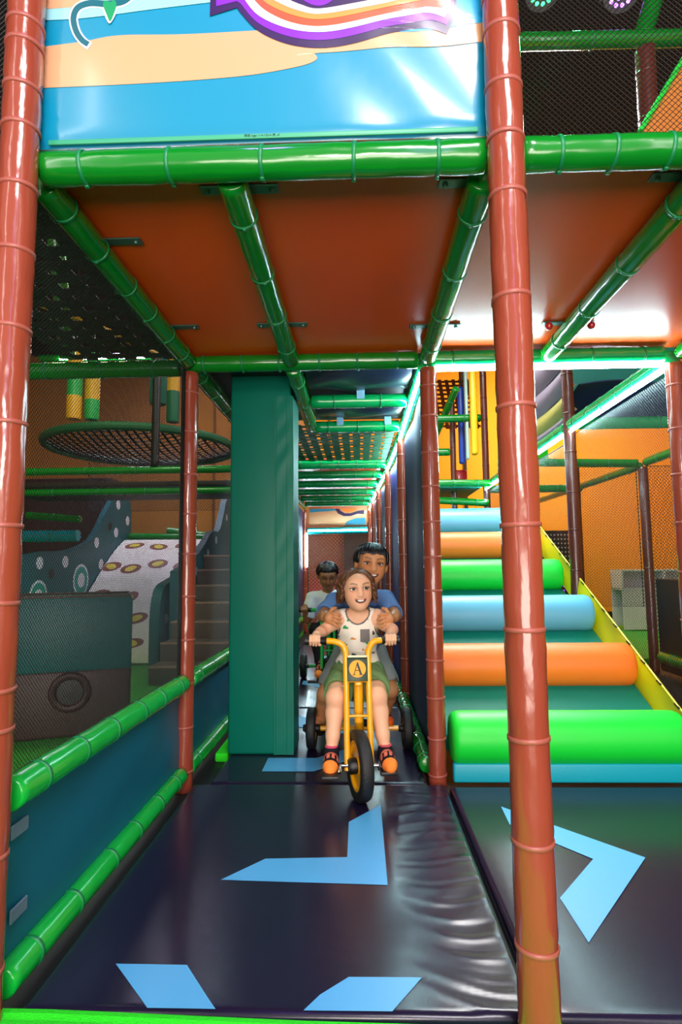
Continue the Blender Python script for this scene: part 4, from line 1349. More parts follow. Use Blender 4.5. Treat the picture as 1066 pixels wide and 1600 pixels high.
# ================================================================== party lights up high
def par_lamp(label, p, aim, c, strength):
    p = Vector(p)
    q = (Vector(aim) - p).to_track_quat('Z', 'Y')
    root = thing('party_lamp', label, 'lamp', p, q.to_euler())
    MB().lathe([(0.0, -0.16), (0.07, -0.15), (0.10, -0.05), (0.11, 0.0), (0.0, 0.0)], None, (0, 0, 0), 24).build('housing', M['black'], root)
    le = emat('lamp_led', c, strength)
    for ring, n in ((0.0, 1), (0.035, 6), (0.07, 12)):
        for k in range(n):
            a = 2 * math.pi * k / n
            MB().lathe([(0.0, 0.0), (0.012, 0.001), (0.010, 0.008), (0.0, 0.01)], None, (ring * math.cos(a), ring * math.sin(a), 0.001), 8).build('led', le, root)
    MB().tube([(0.12, 0, -0.06), (0.12, 0, -0.22), (-0.12, 0, -0.22), (-0.12, 0, -0.06)], 0.01, 6).build('yoke', M['black'], root)
par_lamp('violet party lamp behind the upper right net', at(972, -14, 3.4), (0.3, 0, 1.5), (0.35, 0.08, 1.0, 1), 14)
par_lamp('green party lamp behind the upper right net', at(848, -16, 3.4), (0.2, 0.2, 1.5), (0.02, 1.0, 0.15, 1), 12)
MB().prism([at(1004, 206, 2.56), at(1180, 206, 2.56), at(1180, -90, 2.56)], (0, 1, 0), 0.05).build('orange_slope', mat('orange_slope_pad', '#c87820', 0.6, bump=0.1), None, False, base=at(1004, 206, 2.56), label='orange padded slope edged green at the far upper right', cat='panel')
MB().tube([at(1000, 206, 2.54), at(1090, 55, 2.54)], 0.012, 8).build('green_edge_cord', mat('neon_green_cord', '#20d840', 0.4), None, True, base=at(1000, 206, 2.54), label='bright green edge cord slanting behind the upper right net', cat='cord')

# ================================================================== smooth bodies from blended solids
def surface_nets(F, lo, res):
    s = F < 0
    nx, ny, nz = F.shape
    cnt = np.zeros((nx - 1, ny - 1, nz - 1), np.int8)
    for dx in (0, 1):
        for dy in (0, 1):
            for dz in (0, 1):
                cnt += s[dx:nx - 1 + dx, dy:ny - 1 + dy, dz:nz - 1 + dz]
    I, J, K = np.nonzero((cnt > 0) & (cnt < 8))
    ids = np.full(cnt.shape, -1, np.int32)
    ids[I, J, K] = np.arange(len(I))
    acc = np.zeros((len(I), 3)); num = np.zeros(len(I))
    cs = [(a, b, c) for a in (0, 1) for b in (0, 1) for c in (0, 1)]
    for a in cs:
        for ax in range(3):
            if a[ax] == 1:
                continue
            b = list(a); b[ax] = 1
            fa = F[I + a[0], J + a[1], K + a[2]]; fb = F[I + b[0], J + b[1], K + b[2]]
            m = (fa < 0) != (fb < 0)
            t = np.where(m, fa / np.where(m, fa - fb, 1), 0)
            p = np.array(a, float)[None, :].repeat(len(I), 0)
            p[:, ax] += t
            acc[m] += p[m]; num[m] += 1
    P = np.array(lo)[None, :] + (np.stack([I, J, K], 1) + acc / num[:, None]) * res
    faces = []
    for ax in range(3):
        sl0 = [slice(1, -1)] * 3; sl1 = [slice(1, -1)] * 3
        sl0[ax] = slice(0, -1); sl1[ax] = slice(1, None)
        a, b = s[tuple(sl0)], s[tuple(sl1)]
        e = np.stack(np.nonzero(a != b), 1)
        if not len(e):
            continue
        flip = a[e[:, 0], e[:, 1], e[:, 2]]
        o = e.copy()
        for q in range(3):
            if q != ax:
                o[:, q] += 1
        u, v = [q for q in range(3) if q != ax]
        def cell(du, dv):
            c = o.copy(); c[:, u] += du; c[:, v] += dv
            return ids[c[:, 0], c[:, 1], c[:, 2]]
        q = np.stack([cell(-1, -1), cell(0, -1), cell(0, 0), cell(-1, 0)], 1)
        fl = flip if ax != 1 else ~flip
        q[~fl] = q[~fl][:, ::-1]
        faces.append(q)
    fa = np.concatenate(faces)
    return P, fa[(fa >= 0).all(1)]


def V3(a):
    return np.array([a[0], a[1], a[2]], np.float32)


class Solid:
    def __init__(self, res=0.0035):
        self.p = []
        self.res = res
        self.warp = None

    def cap(self, a, b, ra, rb=None, k=0.012, op='+'):
        self.p.append(('c', V3(a), V3(b), ra, ra if rb is None else rb, k, op)); return self

    def chain(self, pts, rs, k=0.012, op='+'):
        for i in range(len(pts) - 1):
            self.cap(pts[i], pts[i + 1], rs[i], rs[i + 1], k, op)
        return self

    def ell(self, c, r, Rm=None, k=0.012, op='+'):
        Rm = np.eye(3, dtype=np.float32) if Rm is None else np.array(Rm, np.float32)
        self.p.append(('e', V3(c), V3(r), Rm, None, k, op)); return self

    def plane(self, c, n, k=0.0, op='p'):
        """keeps the side the normal n points away from"""
        n = V3(n); n = n / np.linalg.norm(n)
        self.p.append(('p', V3(c), n, None, None, k, 'p')); return self

    def _d(self, pr, X, Y, Z):
        if pr[0] == 'c':
            a, b, ra, rb = pr[1:5]
            ba = b - a
            L2 = max(1e-9, float(ba @ ba))
            px, py, pz = X - a[0], Y - a[1], Z - a[2]
            h = np.clip((px * ba[0] + py * ba[1] + pz * ba[2]) / L2, 0, 1)
            return np.sqrt((px - h * ba[0]) ** 2 + (py - h * ba[1]) ** 2 + (pz - h * ba[2]) ** 2) - (ra + (rb - ra) * h)
        if pr[0] == 'e':
            c, r, Rm = pr[1], pr[2], pr[3]
            px, py, pz = X - c[0], Y - c[1], Z - c[2]
            q = [Rm[0, i] * px + Rm[1, i] * py + Rm[2, i] * pz for i in range(3)]
            k0 = np.sqrt((q[0] / r[0]) ** 2 + (q[1] / r[1]) ** 2 + (q[2] / r[2]) ** 2)
            k1 = np.sqrt((q[0] / r[0] ** 2) ** 2 + (q[1] / r[1] ** 2) ** 2 + (q[2] / r[2] ** 2) ** 2) + 1e-9
            return k0 * (k0 - 1) / k1

    def grid(self):
        lo, hi = np.full(3, 1e9), np.full(3, -1e9)
        for pr in self.p:
            if pr[-1] != '+':
                continue
            if pr[0] == 'c':
                m = max(pr[3], pr[4])
                lo = np.minimum(lo, np.minimum(pr[1], pr[2]) - m); hi = np.maximum(hi, np.maximum(pr[1], pr[2]) + m)
            else:
                e_ = np.abs(pr[3]) @ pr[2]
                lo = np.minimum(lo, pr[1] - e_); hi = np.maximum(hi, pr[1] + e_)
        lo -= 0.02; hi += 0.02
        n = np.ceil((hi - lo) / self.res).astype(int) + 1
        F = np.full(tuple(n), 1.0, np.float32)
        ax = [lo[i] + np.arange(n[i]) * self.res for i in range(3)]
        for pr in self.p:
            k = pr[5]
            if pr[0] == 'p':
                c, nn = pr[1], pr[2]
                X, Y, Z = np.meshgrid(*[a.astype(np.float32) for a in ax], indexing='ij', sparse=True)
                d = (X - c[0]) * nn[0] + (Y - c[1]) * nn[1] + (Z - c[2]) * nn[2]
                F = np.maximum(F, d)
                continue
            if pr[0] == 'c':
                m = max(pr[3], pr[4])
                l, h = np.minimum(pr[1], pr[2]) - m, np.maximum(pr[1], pr[2]) + m
            else:
                e_ = np.abs(pr[3]) @ pr[2]
                l, h = pr[1] - e_, pr[1] + e_
            l = l - k - 4 * self.res; h = h + k + 4 * self.res
            i0 = np.clip(np.floor((l - lo) / self.res).astype(int), 0, n); i1 = np.clip(np.ceil((h - lo) / self.res).astype(int) + 1, 0, n)
            if (i1 <= i0).any():
                continue
            sl = tuple(slice(i0[q], i1[q]) for q in range(3))
            X, Y, Z = np.meshgrid(*[ax[q][i0[q]:i1[q]].astype(np.float32) for q in range(3)], indexing='ij', sparse=True)
            d = self._d(pr, X, Y, Z)
            A = F[sl]
            if pr[-1] == '+':
                if k > 0:
                    hh = np.maximum(k - np.abs(A - d), 0) / k
                    F[sl] = np.minimum(A, d) - hh * hh * k * 0.25
                else:
                    F[sl] = np.minimum(A, d)
            else:
                d = -d
                if k > 0:
                    hh = np.maximum(k - np.abs(A - d), 0) / k
                    F[sl] = np.maximum(A, d) + hh * hh * k * 0.25
                else:
                    F[sl] = np.maximum(A, d)
        if self.warp is not None:
            X, Y, Z = np.meshgrid(*[a.astype(np.float32) for a in ax], indexing='ij', sparse=True)
            F = F + self.warp(X, Y, Z).astype(np.float32)
        F[0], F[-1], F[:, 0], F[:, -1], F[:, :, 0], F[:, :, -1] = 1, 1, 1, 1, 1, 1
        return F, lo

    def build(self, name, m, root, paint=None, label=None):
        F, lo = self.grid()
        self.F, self.lo = F, lo
        P, fa = surface_nets(F, lo, self.res)
        b = np.array(root.matrix_world.translation) if root.parent else np.array(root.location)
        me = bpy.data.meshes.new(name)
        me.vertices.add(len(P)); me.vertices.foreach_set('co', (P - b).astype(np.float32).ravel())
        me.loops.add(len(fa) * 4); me.loops.foreach_set('vertex_index', fa.astype(np.int32).ravel())
        me.polygons.add(len(fa))
        me.polygons.foreach_set('loop_start', np.arange(0, len(fa) * 4, 4, dtype=np.int32))
        me.polygons.foreach_set('loop_total', np.full(len(fa), 4, np.int32))
        me.update(calc_edges=True)
        me.validate()
        me.materials.append(m)
        if paint is not None:
            col = np.ones((len(P), 4), np.float32)
            col[:, :3] = paint(P)
            a = me.color_attributes.new('tint', 'FLOAT_COLOR', 'POINT')
            a.data.foreach_set('color', col.ravel())
        smooth(me)
        o = link(name, me, root, label=label)
        return o

    def front(self, x, z):
        """y of the surface first met from the viewer's side"""
        i = int(round((x - self.lo[0]) / self.res)); k = int(round((z - self.lo[2]) / self.res))
        col = self.F[i, :, k]
        w_ = np.nonzero(col < 0)[0]
        return self.lo[1] + (w_[0] - 0.5) * self.res if len(w_) else None


def tint_mat(name, rough=0.5, sss=0.0, bump=0.0, bscale=200, spec=0.4):
    m = mat(name, '#ffffff', rough, bump=bump, bscale=bscale, sss=sss, spec=spec)
    nt = m.node_tree
    a = nt.nodes.new('ShaderNodeAttribute')
    a.attribute_name = 'tint'
    nt.links.new(a.outputs['Color'], nt.nodes['Principled BSDF'].inputs['Base Color'])
    return m


M['skin'] = tint_mat('skin', 0.48, 0.12)
M['cloth'] = tint_mat('printed_cotton', 0.8, 0, 0.12, 420, 0.2)
M['sock'] = tint_mat('knitted_sock', 0.85, 0, 0.2, 500, 0.2)
M['teeth'] = mat('teeth', '#f4efe6', 0.25)
M['eye_white'] = mat('eye_white', '#f2f0ee', 0.15)
M['iris'] = mat('dark_brown_iris', '#20120a', 0.1)
M['hair_brown'] = mat('brown_hair', '#5a3820', 0.36, var=0.5, vscale=55)
M['hair_black'] = mat('black_hair', '#0b0c12', 0.34)


def rgb(h):
    return np.array(lin(h)[:3], np.float32)


class Head:
    """c: head centre, H: chin to crown, forward and tilt give its pose; local x = viewer's right when facing, y = forward, z = up"""
    def __init__(self, c, H, yaw=0.0, pitch=0.0, roll=0.0):
        self.c, self.H = Vector(c), H
        f = Vector((math.sin(yaw) * math.cos(pitch), -math.cos(yaw) * math.cos(pitch), math.sin(pitch)))
        x0 = Vector((math.cos(yaw), math.sin(yaw), 0))
        z0 = x0.cross(f)
        if z0.z < 0: z0 = -z0
        x = x0 * math.cos(roll) + z0 * math.sin(roll)
        z = -x0 * math.sin(roll) + z0 * math.cos(roll)
        self.R = Matrix((x, f, z)).transposed()
        self.Rn = np.array(self.R)

    def w(self, p):
        return self.c + self.R @ (Vector(p) * self.H)

    def loc(self, P):
        return ((P - np.array(self.c)[None, :]) @ self.Rn) / self.H

    def solid(self, S, smile=1.0, cheek=1.0):
        H, w = self.H, self.w
        E = lambda c, r, k=0.03, op='+': S.ell(w(c), [q * H for q in r], self.Rn, k * H * 4, op)
        S.ell(w((0, -.06, .13)), [.375 * H, .43 * H, .37 * H], self.Rn, 0.01)
        E((0, .10, -.05), (.284, .315, .33), .05); E((0, .15, -.26), (.195, .215, .215), .06)
        E((.135, .24, -.15), (.118, .125, .12), .04); E((-.135, .24, -.15), (.118, .125, .12), .04)
        E((0, .30, -.405), (.105, .09, .085), .05)
        E((.11, .10, -.24), (.08, .15, .10), .05); E((-.11, .10, -.24), (.08, .15, .10), .05)
        E((0, .335, .14), (.24, .075, .12), .04)
        # sockets, nose, ears
        for s in (-1, 1):
            E((.155 * s, .425, .015), (.085, .05, .055), .022, '-')
            E((.385 * s, -.03, -.04), (.045, .10, .14), .012)
            E((.05 * s, .405, -.145), (.042, .04, .036), .012)
        S.cap(w((0, .385, .03)), w((0, .455, -.125)), .028 * H, .05 * H, .035 * H * 2)
        # mouth: a smiling opening between lips
        if smile > 0:
            y = .375
            arc = [(-.135, .335, -.235), (-.07, .372, -.272), (0, .385, -.285), (.07, .372, -.272), (.135, .335, -.235)]
            S.chain([w(a) for a in [(q[0] * 1.05, q[1] - .005, q[2] + .022) for q in arc]], [.018 * H, .024 * H, .026 * H, .024 * H, .018 * H], .02 * H)
            S.chain([w(a) for a in [(q[0] * .9, q[1], q[2] - .045 * (1 - abs(q[0]) / .2)) for q in arc]], [.016 * H, .026 * H, .032 * H, .026 * H, .016 * H], .02 * H)
            S.chain([w(a) for a in [(q[0] * .92, q[1] + .03, q[2] - .006) for q in arc]], [.012 * H, .024 * H, .030 * H, .024 * H, .012 * H], .006 * H, '-')
        else:
            S.chain([w((-.09, .37, -.25)), w((0, .40, -.245)), w((.09, .37, -.25))], [.012 * H, .024 * H, .012 * H], .02 * H)
            S.chain([w((-.08, .365, -.285)), w((0, .395, -.29)), w((.08, .365, -.285))], [.012 * H, .026 * H, .012 * H], .02 * H)
        self.smile = smile

    def paint(self, P, col, skin, hair, hairline, lip):
        q = self.loc(P)
        x, y, z = q[:, 0], q[:, 1], q[:, 2]
        inhead = (np.abs(x) < .6) & (np.abs(y) < .7) & (z > -.6) & (z < .6)
        front = inhead & (y > .2)
        def mixin(mask_val, c, a=1.0):
            m = (np.clip(mask_val, 0, 1) * a)[:, None]
            col[:] = col * (1 - m) + c[None, :] * m
        # rosy cheeks and nose
        for s in (-1, 1):
            mixin(np.where(front, 1 - np.sqrt((x - .2 * s) ** 2 + (z + .12) ** 2) / .16, 0), skin * np.array([1.05, .72, .66], np.float32), .45)
        # lips and mouth
        if self.smile > 0:
            zc = -.285 + .05 * (x / .135) ** 2 * (np.abs(x) < .2)
            d = np.sqrt((np.maximum(np.abs(x) - .10, 0)) ** 2 + (z - zc) ** 2)
            mixin(np.where(front, (.062 - d) / .02, 0), lip, .7)
            mixin(np.where(front, (.034 - d) / .010, 0), rgb('#3a1210'), .95)
        else:
            d = np.sqrt((np.maximum(np.abs(x) - .06, 0)) ** 2 + (z + .268) ** 2)
            mixin(np.where(front, (.05 - d) / .02, 0), lip, .7)
            mixin(np.where(front, (.010 - np.abs(z + .268)) / .006, 0) * (np.abs(x) < .1), rgb('#2a0d0c'), .7)
        # brows and lash lines
        for s in (-1, 1):
            xb = (x * s - .06) / .18
            zb = .115 + .035 * np.sin(np.clip(xb, 0, 1) * 2.4)
            mixin(np.where(front & (xb > 0) & (xb < 1), (.020 - np.abs(z - zb)) / .010, 0), hair, .75)
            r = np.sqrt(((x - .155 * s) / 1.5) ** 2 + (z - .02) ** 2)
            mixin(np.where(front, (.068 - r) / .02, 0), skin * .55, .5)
        # scalp
        if hairline is not None:
            az = np.degrees(np.arctan2(np.abs(x), y))
            el = np.degrees(np.arctan2(z - .05, np.sqrt(x ** 2 + y ** 2)))
            mixin(np.where(inhead & (z > -.35), (el - hairline(az)) / 3, 0), hair, 1.0)
        return col

    def features(self, root, teeth=True, look=(0, 0), openness=0.8):
        H = self.H
        b = Vector(root.location)
        for s in (-1, 1):
            cx, cy, cz = .155 * s, .330, .012
            rx, ry, rz = .078, .062, .046 * openness
            vs, fs = [], []
            n, mth = 16, 10
            for i in range(mth + 1):
                th = math.pi * i / mth
                for k in range(n):
                    ph = 2 * math.pi * k / n
                    vs.append(self.R @ (Vector((rx * math.sin(th) * math.cos(ph), ry * math.cos(th), rz * math.sin(th) * math.sin(ph))) * H))
            for i in range(mth):
                for k in range(n):
                    l = (k + 1) % n
                    fs.append((i * n + k, i * n + l, (i + 1) * n + l, (i + 1) * n + k))
            e_ = MB().add(vs, fs).build('eye', M['eye_white'], root)
            e_.location = self.w((cx, cy, cz)) - b
            def surf(x, z, o):
                k = max(0.0, 1 - (x / rx) ** 2 - (z / rz) ** 2)
                return self.R @ (Vector((x, ry * math.sqrt(k) + o, z)) * H)
            ri = .043
            vs = [surf(look[0], look[1] * .5, .004)]
            for q in (0.5, 1.0):
                for k in range(16):
                    a = 2 * math.pi * k / 16
                    x = look[0] + ri * q * math.cos(a)
                    z = max(-rz * .93, min(rz * .93, look[1] * .5 + ri * q * math.sin(a)))
                    vs.append(surf(x, z, .003))
            fs = [(0, 1 + k, 1 + (k + 1) % 16) for k in range(16)] + [(1 + k, 17 + k, 17 + (k + 1) % 16, 1 + (k + 1) % 16) for k in range(16)]
            MB().add(vs, fs).build('iris', M['iris'], e_)
            # lids: a soft fold above with its lash edge, a fainter one below
            up = [self.w((cx + rx * 1.08 * math.cos(a), cy + .040 + .026 * math.sin(a), cz + rz * .96 * math.sin(a) + .006)) - b for a in [math.pi * k / 8 for k in range(9)]]
            MB().tube(up, [.006 * H] + [.011 * H] * 7 + [.006 * H], 8).build('lash', M['iris'], root)
            up = [self.w((cx + rx * 1.12 * math.cos(a), cy + .030 + .026 * math.sin(a), cz + rz * .96 * math.sin(a) + .024)) - b for a in [math.pi * k / 8 for k in range(9)]]
            MB().tube(up, [.008 * H] + [.020 * H] * 7 + [.008 * H], 8).build('upper_lid', self.lid, root)
            lo = [self.w((cx + rx * 1.06 * math.cos(a), cy + .028 + .022 * math.sin(a), cz - rz * .98 * math.sin(a) - .010)) - b for a in [math.pi * k / 8 for k in range(9)]]
            MB().tube(lo, [.006 * H] + [.015 * H] * 7 + [.006 * H], 8).build('lower_lid', self.lid, root)
        if teeth and self.smile > 0:
            pts = [self.w((x, .424 - 1.6 * x * x, -.266 + 2.4 * x * x)) - b for x in (-.112, -.075, -.04, 0, .04, .075, .112)]
            MB().tube(pts, [.010 * H, .019 * H, .025 * H, .027 * H, .025 * H, .019 * H, .010 * H], 8, flat=0.95).build('teeth', M['teeth'], root)

    def hair(self, root, m, n, end, spread, r=0.0055, lift=1.04, wave=0.0, wfreq=9.0, sweep=None, seed=1, layers=3, start=(60, 88), rad=(.385, .445, .385), drop=None, flare=0.0, sw_pow=1.0, clump=0, curls=0):
        """locks of hair combed from the crown over the skull: end(az) gives the elevation in degrees where a lock stops"""
        rnd = random.Random(seed)
        b = Vector(root.location)
        H = self.H
        mb = MB()
        for i in range(n):
            az0 = 360.0 * i / n + rnd.uniform(-4, 4)
            lay = i % layers
            e0 = rnd.uniform(*start)
            azs = ((az0 + 180) % 360) - 180
            e1 = end(azs) + rnd.uniform(-spread, spread)
            ph = rnd.uniform(0, 6.28) if not clump else 2.4 * round(az0 / clump) + rnd.uniform(-.35, .35)
            az1 = sweep(azs) if sweep else azs
            pts, rs = [], []
            N = 14
            L = drop(azs) * rnd.uniform(0.8, 1.12) if drop else 0.0
            for k in range(N + 1):
                t = k / N
                hang = 0.0
                if L > 0:
                    t1 = min(1.0, t / 0.55)
                    hang = max(0.0, (t - 0.55) / 0.45)
                    el = math.radians(e0 + (-6 - e0) * t1)
                else:
                    t1 = t
                    el = math.radians(e0 + (e1 - e0) * t)
                wv = wave * math.sin(wfreq * t + ph) * min(1, t * 1.6)
                wv2 = wave * math.cos(wfreq * t + ph * 1.3) * min(1, t * 1.6)
                a = math.radians(azs + (az1 - azs) * t1 ** sw_pow + 55 * wv2)
                f = lift + 0.022 * lay + 0.05 * math.sin(math.pi * min(1, t1)) + wv + flare * hang
                p = Vector((rad[0] * math.sin(a) * math.cos(el), rad[1] * math.cos(a) * math.cos(el), rad[2] * math.sin(el))) * f
                p.z -= hang * L
                pts.append(self.w((p.x, p.y - .05, p.z + .11)) - b)
                rs.append(r * (0.75 + 0.5 * math.sin(math.pi * (0.15 + 0.8 * t))) * (1.0 if t < 0.85 else (1.0 - 4.5 * (t - 0.85))))
            mb.tube(pts, rs, 6, flat=0.7)
        for i in range(curls):
            az = (1 if i % 2 else -1) * rnd.uniform(58, 175)
            el = math.radians(rnd.uniform(-4, 48))
            a = math.radians(az)
            L = rnd.uniform(.22, .5) + max(0, math.sin(el)) * .35
            hr, tn, ph = rnd.uniform(.022, .045), rnd.uniform(1.0, 1.9), rnd.uniform(0, 6.28)
            pts, rs = [], []
            for k in range(25):
                t = k / 24
                e2 = max(math.radians(-8), el - t * 1.4)
                f = lift + .10 + flare * t * .6
                p = Vector((rad[0] * math.sin(a) * math.cos(e2), rad[1] * math.cos(a) * math.cos(e2), rad[2] * math.sin(e2))) * f
                if e2 <= math.radians(-7.9):
                    p.z -= L * max(0, t - (el + .14) / 1.4)
                rr = hr * min(1, t * 3)
                ang = tn * 6.28 * t + ph
                p += Vector((math.sin(a), math.cos(a), 0)) * (rr * math.cos(ang)) + Vector((math.cos(a), -math.sin(a), 0.2)) * (rr * math.sin(ang))
                pts.append(self.w((p.x, p.y - .05, p.z + .11)) - b)
                rs.append(r * 1.15 * (1.0 if t < 0.8 else 1.0 - 4 * (t - 0.8)))
            mb.tube(pts, rs, 6)
        return mb.build('hair', m, root, angle=80)


def fingers(S, ks, tips, bend, r=0.0066, k=0.004):
    """four fingers: knuckle -> bent joints -> tip"""
    for a, t, bd in zip(ks, tips, bend):
        a, t, bd = Vector(a), Vector(t), Vector(bd)
        m1 = a.lerp(t, 0.38) + bd
        m2 = a.lerp(t, 0.72) + bd * 0.8
        S.chain([a, m1, m2, t], [r * 1.12, r * 1.05, r, r * 0.86], k)


def grip_hand(S, g, ax, wrist, side, s=1.0):
    """hand closed on a bar at g (axis ax); fingers go over the top and curl under in front; side = +-1 towards the thumb along ax"""
    g, ax = Vector(g), Vector(ax).normalized()
    ff = Vector((0, -1, 0)); up = Vector((0, 0, 1))
    for i in range(4):
        o = g + ax * (i - 1.5) * 0.0142 * s
        ln = (0.92, 1.04, 1.0, 0.84)[i if side < 0 else 3 - i]
        S.chain([o + (ff * -0.016 + up * 0.023) * s, o + (ff * 0.012 + up * 0.0235) * s * ln, o + (ff * 0.0245 + up * 0.002) * s, o + (ff * 0.012 - up * 0.0205 * ln) * s],
                [0.0078 * s, 0.0074 * s, 0.0070 * s, 0.0060 * s], 0.003)
    pc = g + (ff * -0.028 + up * 0.014) * s
    S.ell(pc, [0.029 * s, 0.021 * s, 0.014 * s], None, 0.012)
    S.cap(pc, wrist, 0.015 * s, 0.0175 * s, 0.014)
    # thumb leaves the side of the palm and closes under the bar
    t0 = pc + ax * side * 0.022 * s
    S.chain([t0, g + ax * side * 0.036 * s + (ff * -0.006 - up * 0.004) * s, g + ax * side * 0.026 * s + (ff * 0.014 - up * 0.018) * s], [0.010 * s, 0.0085 * s, 0.0068 * s], 0.006)


def foot_solid(S, ankle, heel, toe, r=1.0, grow=0.0):
    """foot from the ankle: heel, ball and toe end"""
    ankle, heel, toe = Vector(ankle), Vector(heel), Vector(toe)
    S.cap(ankle, heel.lerp(ankle, 0.25), 0.026 * r + grow, 0.026 * r + grow, 0.014)
    S.chain([heel, heel.lerp(toe, 0.45) + Vector((0, 0, 0.006)), heel.lerp(toe, 0.78), toe], [0.024 * r + grow, 0.026 * r + grow, 0.028 * r + grow, 0.021 * r + grow], 0.014)
    S.cap(ankle, heel.lerp(toe, 0.5), 0.025 * r + grow, 0.022 * r + grow, 0.02)

# ================================================================== tricycles
M['t_yellow'] = mat('yellow_enamel', '#f6ac0a', 0.28, coat=0.5)
M['t_green'] = mat('green_enamel', '#14a844', 0.3, coat=0.5)
M['tyre'] = mat('black_rubber', '#121316', 0.5, bump=0.35, bscale=140, stretch=(1, 4, 1))
M['chrome'] = mat('worn_steel', '#b8bcc2', 0.25, metal=1.0)
M['dplate'] = mat('dark_green_plate', '#14361a', 0.4)
M['plate_y'] = mat('yellow_print', '#f2a80c', 0.55)
M['letter'] = mat('black_letter', '#10120c', 0.5)


def wheel(root, c, R_, w_, axis, frame_m, name='wheel', hub=0.028):
    """axis: unit vector along the axle; tyre, dished coloured disc, hub"""
    q = Vector(axis).normalized().to_track_quat('Z', 'Y').to_matrix()
    h = w_ / 2
    ri = R_ * 0.70
    tp = [(ri, -h * 0.72), (ri + 0.010, -h * 0.95), (R_ - 0.016, -h), (R_ - 0.006, -h * 0.88), (R_ - 0.001, -h * 0.55), (R_, 0), (R_ - 0.001, h * 0.55), (R_ - 0.006, h * 0.88), (R_ - 0.016, h), (ri + 0.010, h * 0.95), (ri, h * 0.72)]
    vs, fs = [], []
    seg = 56
    n = len(tp)
    for r, z in tp:
        for k in range(seg):
            a = 2 * math.pi * k / seg
            vs.append(q @ Vector((r * math.cos(a), r * math.sin(a), z)))
    for i in range(n):
        j = (i + 1) % n
        for k in range(seg):
            l = (k + 1) % seg
            fs.append((i * seg + k, i * seg + l, j * seg + l, j * seg + k))
    tyre = MB().add(vs, fs).build(name, M['tyre'], root, angle=50)
    tyre.location = Vector(c)
    prof = [(0.0, -h * 0.55), (ri * 0.30, -h * 0.55), (ri * 0.36, -h * 0.35), (ri * 0.85, -h * 0.35), (ri * 0.93, -h * 0.72), (ri + 0.001, -h * 0.74), (ri + 0.001, h * 0.74), (ri * 0.93, h * 0.72), (ri * 0.85, h * 0.35), (ri * 0.36, h * 0.35), (ri * 0.30, h * 0.55), (0.0, h * 0.55)]
    MB().lathe(prof, q, (0, 0, 0), 40).build('wheel_disc', frame_m, tyre, label='coloured wheel disc')
    MB().lathe([(0.0, -h - 0.022), (hub * 0.8, -h - 0.022), (hub, -h - 0.012), (hub, h + 0.012), (hub * 0.8, h + 0.022), (0.0, h + 0.022)], q, (0, 0, 0), 20).build('hub', M['black'], tyre)
    return tyre


def serif_a(s):
    """capital A with serifs, as polygons in x-z, height s, centred"""
    P = []
    P.append([(-0.02, .5), (.05, .5), (.36, -.43), (.20, -.43), (-0.06, .33)])       # heavy right stroke
    P.append([(-.045, .42), (-.005, .34), (-.235, -.43), (-.30, -.43)])               # light left stroke
    P.append([(-.19, -.10), (.18, -.10), (.195, -.155), (-.205, -.155)])              # bar
    P.append([(-.40, -.43), (-.14, -.43), (-.14, -.48), (-.40, -.48)])
    P.append([(.10, -.43), (.46, -.43), (.46, -.48), (.10, -.48)])
    return [[(x * s, z * s) for x, z in p] for p in P]


